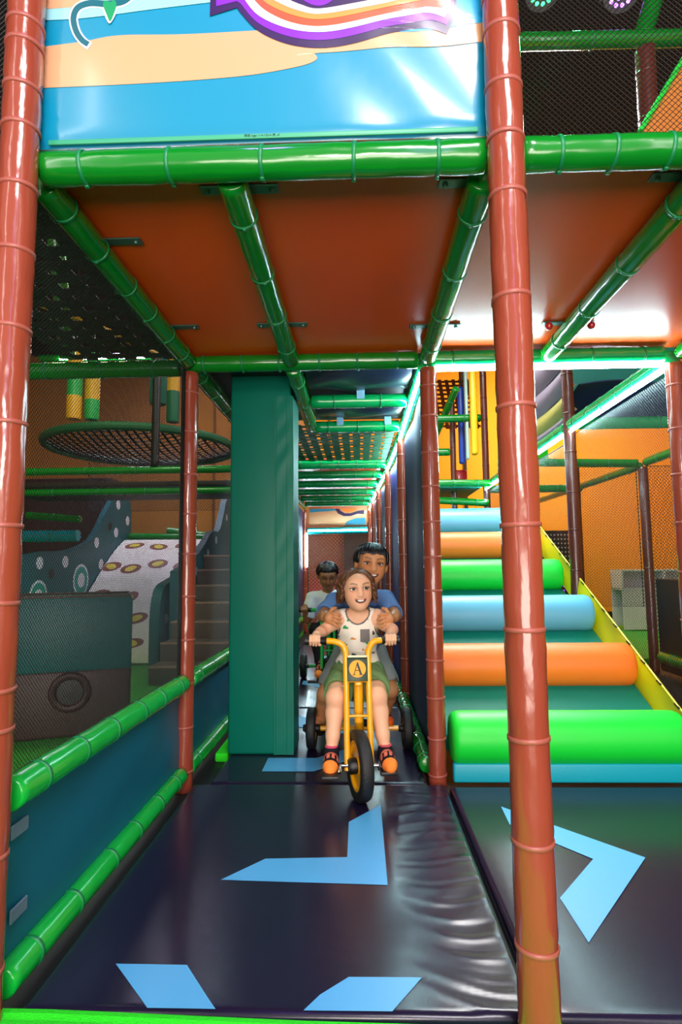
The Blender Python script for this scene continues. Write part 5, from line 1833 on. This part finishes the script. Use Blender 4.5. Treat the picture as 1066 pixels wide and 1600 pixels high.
def tricycle(label, base, fm, steer, plate=True, group=None, rs_=1.0):
    """origin on the floor under the front axle; travels towards -y"""
    root = thing('tricycle', label, 'tricycle', base)
    Rz = Matrix.Rotation(steer, 3, 'Z')
    piv = Vector((0, 0.02, 0))
    S = lambda p: piv + Rz @ (Vector(p) - piv)
    SP = lambda pts: [S(p) for p in pts]
    Rf = 0.148
    aw = 0.27 - steer
    ax = Rz @ Vector((math.cos(aw), math.sin(aw), 0))
    w0 = wheel(root, S((0, 0, Rf)), Rf, 0.058, ax, fm, 'front_wheel', 0.034)
    # fork: two flat bars from the axle up to the handlebar
    top = lambda z: 0.012 + (z - Rf) * 0.24
    for s in (-1, 1):
        pts = SP([(0.052 * s, top(z), z) for z in (0.125, 0.2, 0.3, 0.4, 0.5, 0.585)])
        MB().tube(pts, 0.0135, 14).build('fork_bar', fm, root)
        MB().lathe([(0, 0), (0.006, 0), (0.006, 0.004), (0, 0.006)], Matrix.Rotation(math.pi / 2, 3, 'X'), S((0.052 * s, top(0.15) - 0.0135, 0.15)), 10).build('bolt', M['chrome'], root)
        g = 1.0 if s < 0 else rs_
        hb = SP(bez([(0.052 * s, top(0.58), 0.58), (0.052 * s, top(0.615), 0.615), (0.066 * s, top(0.65), 0.648), (0.105 * s * g, top(0.665) + 0.004, 0.665), (0.150 * s * g, top(0.665) + 0.012, 0.667)], 6))
        MB().tube(hb, 0.0145, 14).build('handlebar', fm, root)
        gp = SP([(0.138 * s * g, top(0.665) + 0.010, 0.667), (0.150 * s * g, top(0.665) + 0.013, 0.667), (0.228 * s * g, top(0.665) + 0.026, 0.667), (0.238 * s * g, top(0.665) + 0.028, 0.667)])
        MB().tube(gp, [0.020, 0.0185, 0.0185, 0.021], 16).build('grip', M['black'], root)
        # crank and pedal
        fy = -0.035 if s < 0 else 0.01
        MB().tube(SP([(0.05 * s, 0, Rf), (0.082 * s, 0, Rf), (0.088 * s, fy, Rf - 0.02)]), 0.008, 10).build('crank', M['chrome'], root)
        MB().rbox(S((0.128 * s, fy, Rf - 0.032)), (0.075, 0.062, 0.018), 0.005, 2, Rz).build('pedal', M['black'], root)
    for z, h in ((0.492, 0.012), (0.345, 0.010)):
        MB().rbox(S((0, top(z), z)), (0.10, 0.018, h), 0.004, 2, Rz).build('crossbar', fm, root)
    # head tube and frame
    MB().tube([(0, top(0.42) + 0.055, 0.30), (0, top(0.42) + 0.055, 0.52)], 0.021, 18).build('head_tube', fm, root)
    MB().rbox((0, top(0.42) + 0.028, 0.48), (0.03, 0.06, 0.016), 0.004, 2).build('head_bracket', fm, root)
    MB().tube(bez([(0, 0.13, 0.34), (0, 0.19, 0.22), (0, 0.32, 0.165), (0, 0.55, 0.145), (0, 0.74, 0.115)], 8), 0.019, 16).build('main_tube', fm, root)
    MB().tube([(0, 0.34, 0.16), (0, 0.36, 0.29)], 0.023, 18).build('seat_sleeve', fm, root)
    MB().tube([(0, 0.36, 0.28), (0, 0.37, 0.385)], 0.012, 12).build('seat_post', M['black'], root)
    MB().lathe([(0.0, 0.0), (0.016, 0.0), (0.018, 0.012), (0.010, 0.02), (0.0, 0.02)], Matrix.Rotation(math.pi / 2, 3, 'Y'), (0.024, 0.35, 0.24), 14).build('clamp_knob', M['black'], root)
    for s in (-1, 1):
        MB().tube([(0, 0.40, 0.30), (0.05 * s, 0.46, 0.375)], 0.009, 8).build('seat_strut', fm, root)
    # saddle
    sd = MB()
    rows = [(0.30, 0.035, 0.390), (0.34, 0.052, 0.398), (0.40, 0.085, 0.402), (0.46, 0.112, 0.404), (0.50, 0.112, 0.412), (0.525, 0.085, 0.420)]
    vs, fs = [], []
    for (y, hw, z) in rows:
        for k in range(9):
            t = -1 + 2 * k / 8
            vs.append((hw * t, y, z - 0.014 * t * t * t * t))
        for k in range(9):
            t = 1 - 2 * k / 8
            vs.append((hw * t * 0.94, y, z - 0.034))
    n = 18
    for i in range(len(rows) - 1):
        for k in range(n):
            l = (k + 1) % n
            fs.append((i * n + k, i * n + l, (i + 1) * n + l, (i + 1) * n + k))
    fs.append(tuple(range(n))[::-1]); fs.append(tuple((len(rows) - 1) * n + k for k in range(n)))
    sd.add(vs, fs).build('saddle', M['black'], root, angle=60)
    # rear axle, rear wheels, standing step
    Rr = 0.112
    MB().tube([(-0.255, 0.745, Rr), (0.255, 0.745, Rr)], 0.0145, 14).build('rear_axle', fm, root)
    for s in (-1, 1):
        wheel(root, (0.268 * s, 0.745, Rr), Rr, 0.055, (1, 0, 0), fm, 'rear_wheel', 0.022)
        MB().tube([(0.10 * s, 0.745, Rr), (0.10 * s, 0.95, 0.088)], 0.011, 10).build('step_strut', fm, root)
    MB().rbox((0, 0.90, 0.094), (0.40, 0.20, 0.014), 0.006, 2).build('step_plate', M['black'], root)
    # number plate with the letter
    if plate:
        zc, yc = 0.545, top(0.545) - 0.020
        tilt = math.atan(0.24)
        Rt = Rz @ Matrix.Rotation(-tilt, 3, 'X')
        pl = MB().rbox((0, 0, 0), (0.092, 0.006, 0.106), 0.003, 2, Rt).build('number_plate', M['dplate'], root, label='dark green plate with black A in a yellow disc')
        pl.location = S((0, yc, zc))
        MB().lathe([(0, 0), (0.0385, 0), (0.0385, 0.0012), (0, 0.0012)], Rt @ Matrix.Rotation(math.pi / 2, 3, 'X'), Rt @ Vector((0, -0.003, 0.002)), 36).build('letter_disc', M['plate_y'], pl, False)
        mb = MB()
        for poly in serif_a(0.058):
            mb.prism([Rt @ Vector((x, -0.0046, z + 0.002)) for x, z in poly], Rt @ Vector((0, -1, 0)), 0.0008)
        mb.build('letter', M['letter'], pl, False)
        MB().rbox(S((0, yc - 0.001, zc + 0.058)), (0.09, 0.008, 0.010), 0.003, 2, Rz).build('plate_bar', mat('cream_plastic', '#efe6c0', 0.4), root)
    return root, S


TF = Vector((-0.012, 2.655, 0.0))
tri, TS = tricycle('yellow tricycle with a black letter A on its plate, ridden by the curly-haired boy', TF, M['t_yellow'], 0.05, rs_=0.84)
TB_ = Vector((-0.262, 4.80, 0.0))
tri2, TS2 = tricycle('green tricycle of the boy in the white T-shirt, far back in the tunnel', TB_, M['t_green'], 0.06, plate=False)

# ================================================================== the boy riding in front
SK = rgb('#e6b18e')


def sock_paint(P, ankle, heel, toe, cuff, orange, base, print_c):
    A, Hl, T = np.array(ankle), np.array(heel), np.array(toe)
    col = np.repeat(base[None, :], len(P), 0)
    dt = np.linalg.norm(P - T[None, :], axis=1)
    col[dt < 0.040] = orange
    sole = P[:, 2] < Hl[2] - 0.012
    zz = (P - A) @ np.array([0, 0, 1.0])
    col[zz > 0.026] = cuff
    L = T - Hl
    t = ((P - Hl) @ L) / (L @ L)
    md = Hl + L * 0.5
    up = (P[:, 2] - md[2] > 0.008)
    stripe = up & (np.abs(t - 0.52) < 0.11)
    s2 = np.abs(((P[:, 0] - md[0]) * 90) % 2 - 1) < 0.62
    col[stripe & s2] = print_c
    col[up & (np.abs(t - 0.36) < 0.035)] = print_c * 0.8
    return col


def front_boy():
    base = Vector((-0.02, 3.03, 0.0))
    root = thing('person', 'smiling small boy with wavy brown hair in cream tank top riding the yellow tricycle', 'person', base)
    bw = lambda p: TF + Vector(p)
    hipL, hipR = Vector((-0.075, 3.06, 0.475)), Vector((0.045, 3.06, 0.475))
    kneeL, kneeR = at(525, 1090, 2.79), at(589, 1088, 2.79)
    ankL, ankR = at(518, 1176, 2.735), at(602, 1174, 2.735)
    heelL, toeL = at(518, 1184, 2.74), at(516, 1203, 2.645)
    heelR, toeR = at(603, 1182, 2.745), at(611, 1199, 2.650)
    pel, chest, neckb = Vector((-0.015, 3.07, 0.47)), Vector((-0.012, 3.03, 0.68)), Vector((-0.012, 3.0, 0.795))
    hd = Head(at(557.5, 921, 2.955), 0.203, yaw=0.20, pitch=0.02, roll=0.05)
    M['lid_a'] = mat('eyelid_light', '#c88e6c', 0.5)
    hd.lid = M['lid_a']
    shL, shR = at(528, 967, 3.0), at(589, 966, 3.0)
    gL = TF * 1.0 + Vector(TS((-0.196, 0.012 + (0.665 - .148) * .24 + 0.020, 0.667)))
    gR = TF * 1.0 + Vector(TS((0.162, 0.012 + (0.665 - .148) * .24 + 0.020, 0.667)))
    elL, elR = at(506, 985, 2.95), at(613, 984, 2.93)
    wrL, wrR = gL + Vector((0.004, 0.058, 0.022)), gR + Vector((0.0, 0.058, 0.022))
    S = Solid(0.0034)
    # torso
    S.ell(pel, (.098, .078, .085)); S.cap(pel, chest, .078, .080, 0.03)
    S.ell(chest, (.098, .072, .095), None, .03); S.cap(chest + Vector((-.05, 0, .05)), chest + Vector((.05, 0, .05)), .058, None, .03)
    S.cap(neckb + Vector((0, .01, -.03)), hd.c + Vector((0, .035, -.05)), .038, .036, .03)
    for sh, el, wr in ((shL, elL, wrL), (shR, elR, wrR)):
        S.cap(neckb + Vector((0, 0, -.035)), sh, .036, .042, .03)
        S.ell(sh, (.043, .045, .045), None, .02)
        S.chain([sh, sh.lerp(el, .5), el], [.038, .033, .028], .012)
        S.chain([el, el.lerp(wr, .45), wr], [.028, .026, .0195], .012)
    grip_hand(S, gL, (TS((1, 0, 0)) - TS((0, 0, 0))), wrL, 1, 0.95)
    grip_hand(S, gR, (TS((1, 0, 0)) - TS((0, 0, 0))), wrR, -1, 0.95)
    for hp, kn, an, he, to in ((hipL, kneeL, ankL, heelL, toeL), (hipR, kneeR, ankR, heelR, toeR)):
        S.chain([hp, hp.lerp(kn, .5), kn], [.070, .060, .047], .02)
        S.ell(kn + Vector((0, -.012, .004)), (.036, .034, .040), None, .02)
        S.chain([kn, kn.lerp(an, .30) + Vector((0, .012, 0)), kn.lerp(an, .7), an], [.044, .041, .030, .0245], .015)
        foot_solid(S, an, he, to)
    hd.solid(S)
    hl = lambda az: np.where(az < 48, 52 - az * 0.15, np.where(az < 85, 52 - (az - 48) * 1.1, -14))
    def paint(P):
        col = np.repeat(SK[None, :], len(P), 0)
        n_ = np.sin(P[:, 0] * 90) * np.sin(P[:, 1] * 70) * np.sin(P[:, 2] * 80)
        col *= (1 + 0.03 * n_)[:, None]
        for kn in (kneeL, kneeR, elL, elR):
            d = np.linalg.norm(P - np.array(kn + Vector((0, -.03, 0)))[None, :], axis=1)
            m = np.clip(1 - d / .05, 0, 1)[:, None] * .35
            col = col * (1 - m) + (SK * np.array([1.0, .72, .62], np.float32))[None, :] * m
        return hd.paint(P, col, SK, rgb('#4a2d1a'), hl, rgb('#c0605a'))
    S.build('body', M['skin'], root, paint)
    hd.features(root, look=(0.008, 0.012), openness=0.85)
    sweep = lambda a: (math.copysign(62 + abs(a) * 0.35, a if abs(a) > 1 else 1) if abs(a) < 70 else a * 1.03)
    sweep = lambda a: (math.copysign(66 + abs(a) * 0.35, a if abs(a) > 1 else 1) if abs(a) < 72 else a * 1.02)
    hd.hair(root, M['hair_brown'], 320, lambda a: -30, 8, 0.0062, 0.985, wave=0.12, wfreq=15, sweep=sweep, seed=4, layers=4, start=(52, 86), drop=lambda a: (.30 if abs(a) < 100 else .38), flare=0.20, sw_pow=0.6, clump=11, curls=64)
    # tank top
    T = Solid(0.0034)
    T.ell(pel + Vector((0, 0, .02)), (.116, .100, .10)); T.cap(pel, chest, .094, .090, .03)
    T.cap(pel + Vector((-.03, -.01, .02)), pel + Vector((.03, -.01, .02)), .085, None, .03)
    T.ell(chest, (.106, .082, .105), None, .03); T.cap(chest + Vector((-.048, 0, .05)), chest + Vector((.048, 0, .05)), .067, None, .03)
    for sh in (shL, shR):
        T.cap(neckb + Vector((0, 0, -.030)), sh.lerp(neckb, .30) + Vector((0, 0, -.004)), .046, .043, .025)
    T.warp = lambda X, Y, Z: 0.0022 * np.sin(X * 60 + Z * 38) * np.sin(Z * 34 - X * 20 + Y * 20) + 0.003 * np.sin(X * 25 + Z * 60) * (Z < 0.6)
    nk = neckb + Vector((0, -.055, .018))
    nr = (.062, .085, .080)
    T.ell(nk, nr, None, .006, '-')
    arms = []
    for s, sh in ((-1, shL), (1, shR)):
        a = sh + Vector((.030 * s, 0, -.012)); r_ = (.046, .10, .078)
        T.ell(a, r_, None, .006, '-')
        arms.append((a, r_))
    T.plane((0, 0, 0.445), (0, 0, -1))
    prints = [(547, 969, '#2f9a4e', 9, 3), (573, 968, '#3aa855', 6, 2), (540, 981, '#2f9a55', 8, 3), (527, 996, '#4a4a55', 6, 3), (552, 998, '#d88a3a', 8, 2.4), (539, 1008, '#6a3c3a', 7, 3), (575, 1005, '#2f9a4e', 6, 3),
              (553, 1024, '#3a3c50', 7, 3), (527, 1020, '#4a4a48', 6, 2.5), (584, 990, '#4a4440', 4, 4), (530, 1038, '#3a7a4a', 6, 3), (568, 1016, '#d88a3a', 5, 2.2), (584, 1022, '#56607a', 5, 2.6)]
    def tp(P):
        col = np.repeat(rgb('#efe6d6')[None, :], len(P), 0)
        fr = P[:, 1] < 3.03
        for px, py, c, w_, h_ in prints:
            q = at(px, py, 2.95)
            m = fr & (np.abs(P[:, 0] - q.x) < w_ * .0016) & (np.abs(P[:, 2] - q.z) < h_ * .0015)
            col[m] = rgb(c)
            m = fr & (np.abs(P[:, 0] - q.x + w_ * .0004) < w_ * .0008) & (np.abs(P[:, 2] - q.z - h_ * .0022) < h_ * .0011)
            col[m] = rgb(c) * .8
        # grey binding at neck and armholes
        def near(c, r_, t):
            q = (P - np.array(c)[None, :]) / np.array(r_)[None, :]
            k = np.linalg.norm(q, axis=1)
            return (k < 1 + t)
        g = rgb('#6f6a68')
        col[near(nk, nr, .085)] = g
        for a, r_ in arms:
            col[near(a, r_, .10)] = g
        return col
    T.build('tank_top', M['cloth'], root, tp, label='cream tank top printed with little cars, grey binding')
    # chest pocket: a small patch lying on the shirt
    a0, a1 = at(563, 983, 2.95), at(578, 1004, 2.95)
    nx_, nz_ = 5, 7
    vs, fs = [], []
    for i in range(nx_ + 1):
        for j in range(nz_ + 1):
            x = a0.x + (a1.x - a0.x) * i / nx_
            zb = a1.z + 0.006 * abs(i / nx_ - 0.5) * 2
            z = zb + (a0.z - zb) * j / nz_
            y = (T.front(x, z) or 2.95) - 0.004
            vs.append((x - base.x, y - base.y, z))
    N = len(vs)
    for i in range(nx_):
        for j in range(nz_):
            k = i * (nz_ + 1) + j
            fs.append((k, k + nz_ + 1, k + nz_ + 2, k + 1))
    vs += [(x, y + .003, z) for x, y, z in vs]
    fs += [tuple(N + q for q in f)[::-1] for f in fs[:]]
    MB().add(vs, fs).build('pocket', mat('grey_pocket', '#77726f', 0.85, bump=0.2, bscale=500), root, label='grey chest pocket')
    # shorts
    G = Solid(0.0036)
    G.ell(pel + Vector((0, 0, -.01)), (.118, .098, .085))
    for s, hp, kn in ((-1, hipL, kneeL), (1, hipR, kneeR)):
        G.chain([hp, hp.lerp(kn, .6), hp.lerp(kn, .86)], [.080, .074, .068], .02)
        d = (kn - hp).normalized()
        G.p.append(('c', V3(hp.lerp(kn, 1.02)), V3(hp.lerp(kn, 1.6)), .085, .085, .004, '-'))
    G.warp = lambda X, Y, Z: 0.003 * np.sin(Y * 70 + X * 40) * np.sin(Z * 50 + X * 30)
    G.plane((0, 3.07, .525), (0, .25, 1))
    G.build('shorts', M['cloth'], root, lambda P: np.repeat(rgb('#6f8f5c')[None, :], len(P), 0), label='sage green shorts')
    for an, he, to, cuff in ((ankL, heelL, toeL, '#c8486a'), (ankR, heelR, toeR, '#c8525a')):
        K = Solid(0.003)
        foot_solid(K, an, he, to, 1.0, .0035)
        up = Vector((0, 0.006, 0.036))
        K.cap(an, an + up, .0295, .0290, .01)
        K.plane(an + up + Vector((0, 0, -.002)), (0, 0, 1))
        K.build('sock', M['sock'], root, lambda P, an=an, he=he, to=to, cuff=cuff: sock_paint(P, an, he, to, rgb(cuff), rgb('#ff8c3a'), rgb('#17151c'), rgb('#d8705a')),
                label='black grip sock with orange toe')
    return shL, shR


FS = front_boy()


def middle_boy():
    base = Vector((0.0, 3.52, 0.0))
    root = thing('person', 'grinning boy with black bowl-cut hair in blue T-shirt holding the front rider by the shoulders', 'person', base)
    sk = rgb('#c4875a')
    hd = Head(at(580, 882, 3.14), 0.214, yaw=0.14, pitch=0.0, roll=-0.10)
    M['lid_b'] = mat('eyelid_tan', '#a46a3e', 0.5)
    hd.lid = M['lid_b']
    pel, chest, neckb = Vector((0.0, 3.50, .54)), Vector((0.015, 3.36, .745)), Vector((0.035, 3.27, .885))
    hips = [Vector((-.07, 3.50, .52)), Vector((.07, 3.50, .52))]
    knees = [at(508, 1085, 3.40), Vector((.165, 3.40, .32))]
    anks = [at(500, 1140, 3.52), Vector((.14, 3.53, .15))]
    heels = [at(499, 1151, 3.56) , Vector((.14, 3.57, .130))]
    toes = [at(496, 1155, 3.44), Vector((.155, 3.45, .126))]
    for v in heels + toes:
        v.z = 0.128
    shs = [at(525, 942, 3.26), at(601, 938, 3.26)]
    els = [at(506, 962, 3.12), at(616, 962, 3.12)]
    pal = [at(514, 966, 2.945), at(609, 967, 2.945)]
    wrs = [at(508, 964, 2.99), at(615, 965, 2.99)]
    S = Solid(0.0036)
    S.ell(pel, (.105, .085, .09)); S.cap(pel, chest, .085, .085, .03)
    S.ell(chest, (.115, .085, .10), None, .03); S.cap(neckb + Vector((0, .03, -.05)), hd.c + Vector((0, .04, -.06)), .047, .045, .03)
    for s in (0, 1):
        sg = -1 if s == 0 else 1
        S.cap(neckb + Vector((0, .01, -.04)), shs[s], .042, .046, .03)
        S.chain([shs[s], els[s]], [.044, .034], .015)
        S.chain([els[s], els[s].lerp(wrs[s], .45), wrs[s]], [.034, .030, .022], .012)
        # hand laid over the shoulder in front, fingers down and inwards
        S.ell(pal[s], (.020, .024, .028), None, .014)
        S.cap(pal[s], wrs[s], .020, .022, .014)
        inw = -sg
        ks = [pal[s] + Vector((inw * .012, -.014, .024 - .0155 * i)) for i in range(4)]
        lens = [.046, .053, .050, .040]
        tips = [k_ + Vector((inw * lens[i] * .93, -.001, -.008 - .0045 * i)) for i, k_ in enumerate(ks)]
        # fingertips rest on the front of the rider's shoulder
        fingers(S, ks, tips, [Vector((0, -.008, .004))] * 4, .0072, .003)
        S.chain([pal[s] + Vector((inw * .004, -.004, .024)), pal[s] + Vector((inw * .018, .006, .046)), pal[s] + Vector((inw * .034, .016, .050))], [.0105, .009, .0075], .006)
        S.chain([hips[s], hips[s].lerp(knees[s], .5), knees[s]], [.074, .062, .046], .02)
        S.chain([knees[s], knees[s].lerp(anks[s], .3) + Vector((0, .012, 0)), anks[s]], [.044, .041, .026], .015)
        foot_solid(S, anks[s], heels[s], toes[s])
    hd.solid(S)
    hl = lambda az: np.where(az < 75, 26, np.where(az < 100, 4, -22))
    def paint(P):
        col = np.repeat(sk[None, :], len(P), 0)
        return hd.paint(P, col, sk, rgb('#0b0c12'), hl, rgb('#a85048'))
    S.build('body', M['skin'], root, paint)
    hd.features(root, look=(-0.006, 0.0), openness=0.75)
    end = lambda a: (17 + 4 * math.sin(a * .21)) if abs(a) < 58 else (-12 if abs(a) < 105 else -34)
    hd.hair(root, M['hair_black'], 360, end, 5, 0.0056, 1.04, wave=0.006, wfreq=5, seed=8, layers=4, start=(66, 89))
    T = Solid(0.004)
    T.ell(pel + Vector((0, 0, .03)), (.125, .105, .10)); T.cap(pel, chest, .106, .100, .03)
    T.ell(chest, (.130, .098, .11), None, .03)
    for s in (0, 1):
        T.cap(neckb + Vector((0, .01, -.045)), shs[s], .054, .057, .03)
        T.chain([shs[s], shs[s].lerp(els[s], .80)], [.058, .055], .015)
        T.p.append(('c', V3(shs[s].lerp(els[s], 1.14)), V3(shs[s].lerp(els[s], 1.7)), .062, .062, .003, '-'))
    T.ell(neckb + Vector((0, -.02, .035)), (.062, .075, .055), None, .006, '-')
    T.warp = lambda X, Y, Z: 0.003 * np.sin(X * 48 + Z * 30) * np.sin(Z * 38 - X * 22 + Y * 20)
    T.plane((0, 0, .50), (0, 0, -1))
    T.build('t_shirt', M['cloth'], root, lambda P: np.repeat(rgb('#5f82b8')[None, :], len(P), 0), label='faded blue T-shirt with a line of navy script')
    # the line of script on the chest, right of the rider's hair
    navy = mat('navy_print', '#243a6a', 0.7)
    x, z = at(587, 948, 3.2).x, at(587, 948, 3.2).z
    y = T.front(x, z) or 3.2
    mb = MB()
    for k in range(7):
        px = x - .032 + .0095 * k
        yy = (T.front(px, z) or y) - .0025 - base.y
        h = (.012, .007, .011, .007, .007, .012, .007)[k]
        ring = [(px - base.x + .0034 * math.cos(a), yy, z - .004 + .12 * (px - x) + h * .5 + h * .5 * math.sin(a)) for a in [2 * math.pi * q / 10 for q in range(8)]]
        mb.tube(ring, .0012, 5)
    mb.build('script_print', navy, root)
    G = Solid(0.0045)
    G.ell(pel, (.122, .10, .085))
    for s in (0, 1):
        G.chain([hips[s], hips[s].lerp(knees[s], .75)], [.083, .074], .02)
        G.p.append(('c', V3(hips[s].lerp(knees[s], 1.12)), V3(hips[s].lerp(knees[s], 1.7)), .09, .09, .004, '-'))
    G.warp = lambda X, Y, Z: 0.003 * np.sin(Y * 60 + X * 40) * np.sin(Z * 45 + X * 30)
    G.build('shorts', M['cloth'], root, lambda P: np.repeat(rgb('#8a8f8c')[None, :], len(P), 0), label='light grey shorts')
    for s in (0, 1):
        K = Solid(0.0036)
        foot_solid(K, anks[s], heels[s], toes[s], 1.0, .0035)
        K.cap(anks[s], anks[s] + Vector((0, .004, .05)), .030, .031, .01)
        K.plane(anks[s] + Vector((0, 0, .048)), (0, 0, 1))
        an, he, to = anks[s], heels[s], toes[s]
        K.build('sock', M['sock'], root, lambda P, an=an, he=he, to=to: sock_paint(P, an, he, to, rgb('#17151c'), rgb('#ff6a1e'), rgb('#17151c'), rgb('#d8705a')), label='black grip sock with orange toe')


middle_boy()


def back_boy():
    base = Vector((TB_.x, TB_.y + .40, 0.0))
    root = thing('person', 'boy in white T-shirt and black trousers looking down on the green tricycle', 'person', base)
    sk = rgb('#9c6848')
    hd = Head(at(512, 899, 5.02), 0.212, yaw=0.12, pitch=-0.42, roll=0.03)
    M['lid_c'] = mat('eyelid_brown', '#6e452c', 0.5)
    hd.lid = M['lid_c']
    pel, chest = base + Vector((0, .02, .47)), base + Vector((-.005, -.06, .70))
    neckb = base + Vector((-.01, -.10, .825))
    hips = [pel + Vector((-.07, 0, -.01)), pel + Vector((.07, 0, -.01))]
    knees = [at(494, 984, 4.96), TB_ + Vector((.12, .16, .44))]
    anks = [at(500, 1040, 4.86), TB_ + Vector((.125, .07, .19))]
    heels = [anks[0] + Vector((0, 0.01, -.045)), anks[1] + Vector((0, .01, -.045))]
    toes = [heels[0] + Vector((-.004, -.11, -.012)), heels[1] + Vector((.01, -.11, -.012))]
    gs = [TB_ + Vector(TS2((-.196, .012 + (.665 - .148) * .24 + .02, .667))), TB_ + Vector(TS2((.196, .012 + (.665 - .148) * .24 + .02, .667)))]
    shs = [at(489, 935, 5.1), at(534, 933, 5.1)]
    els = [at(480, 968, 5.06), TB_ + Vector((.22, .27, .60))]
    wrs = [g + Vector((0, .06, .022)) for g in gs]
    S = Solid(0.0042)
    S.ell(pel, (.11, .09, .09)); S.cap(pel, chest, .088, .088, .03); S.ell(chest, (.118, .085, .10), None, .03)
    S.cap(neckb + Vector((0, .02, -.04)), hd.c + Vector((0, .04, -.05)), .048, .046, .03)
    for s in (0, 1):
        S.cap(neckb + Vector((0, 0, -.04)), shs[s], .042, .046, .03)
        S.chain([shs[s], els[s]], [.044, .035], .015)
        S.chain([els[s], els[s].lerp(wrs[s], .45), wrs[s]], [.034, .030, .022], .012)
        grip_hand(S, gs[s], TS2((1, 0, 0)) - TS2((0, 0, 0)), wrs[s], 1 if s == 0 else -1, 1.02)
        S.chain([hips[s], hips[s].lerp(knees[s], .5), knees[s]], [.074, .062, .048], .02)
        S.chain([knees[s], knees[s].lerp(anks[s], .3), anks[s]], [.044, .040, .026], .015)
        foot_solid(S, anks[s], heels[s], toes[s])
    hd.solid(S, smile=0)
    hl = lambda az: np.where(az < 70, 30, np.where(az < 100, 5, -25))
    def paint(P):
        col = np.repeat(sk[None, :], len(P), 0)
        return hd.paint(P, col, sk, rgb('#0b0c12'), hl, rgb('#7a4038'))
    S.build('body', M['skin'], root, paint)
    hd.features(root, teeth=False, look=(0, -0.03), openness=0.3)
    end = lambda a: 27 if abs(a) < 60 else (-2 if abs(a) < 100 else -30)
    hd.hair(root, M['hair_black'], 260, end, 6, 0.0062, 1.06, wave=0.02, wfreq=6, seed=11, layers=3, start=(60, 89))
    T = Solid(0.0045)
    T.ell(pel + Vector((0, 0, .04)), (.128, .108, .09)); T.cap(pel, chest, .104, .102, .03); T.ell(chest, (.132, .098, .11), None, .03)
    for s in (0, 1):
        T.cap(neckb + Vector((0, 0, -.045)), shs[s], .053, .057, .03)
        T.chain([shs[s], shs[s].lerp(els[s], .80)], [.060, .060], .015)
        T.p.append(('c', V3(shs[s].lerp(els[s], 1.14)), V3(shs[s].lerp(els[s], 1.7)), .066, .066, .003, '-'))
    T.ell(neckb + Vector((0, -.03, .03)), (.062, .075, .055), None, .006, '-')
    T.warp = lambda X, Y, Z: 0.003 * np.sin(X * 48 + Z * 30) * np.sin(Z * 38 - X * 22 + Y * 20)
    T.plane((0, 0, .47), (0, 0, -1))
    T.build('t_shirt', M['cloth'], root, lambda P: np.repeat(rgb('#dfe8f2')[None, :], len(P), 0), label='white T-shirt')
    G = Solid(0.0045)
    G.ell(pel, (.12, .10, .085))
    for s in (0, 1):
        G.chain([hips[s], hips[s].lerp(knees[s], .5), knees[s]], [.083, .072, .058], .02)
        G.chain([knees[s], knees[s].lerp(anks[s], .85)], [.056, .042], .015)
    G.warp = lambda X, Y, Z: 0.003 * np.sin(Y * 60 + X * 40) * np.sin(Z * 45 + X * 30)
    G.build('trousers', M['cloth'], root, lambda P: np.repeat(rgb('#15161c')[None, :], len(P), 0), label='black trousers')
    for s in (0, 1):
        K = Solid(0.004)
        foot_solid(K, anks[s], heels[s], toes[s], 1.0, .004)
        K.cap(anks[s], anks[s] + Vector((0, .004, .04)), .031, .031, .01)
        an, he, to = anks[s], heels[s], toes[s]
        K.build('sock', M['sock'], root, lambda P, an=an, he=he, to=to: sock_paint(P, an, he, to, rgb('#b85a6a'), rgb('#ff8c3a'), rgb('#17151c'), rgb('#d8705a')), label='black grip sock with orange toe')


back_boy()
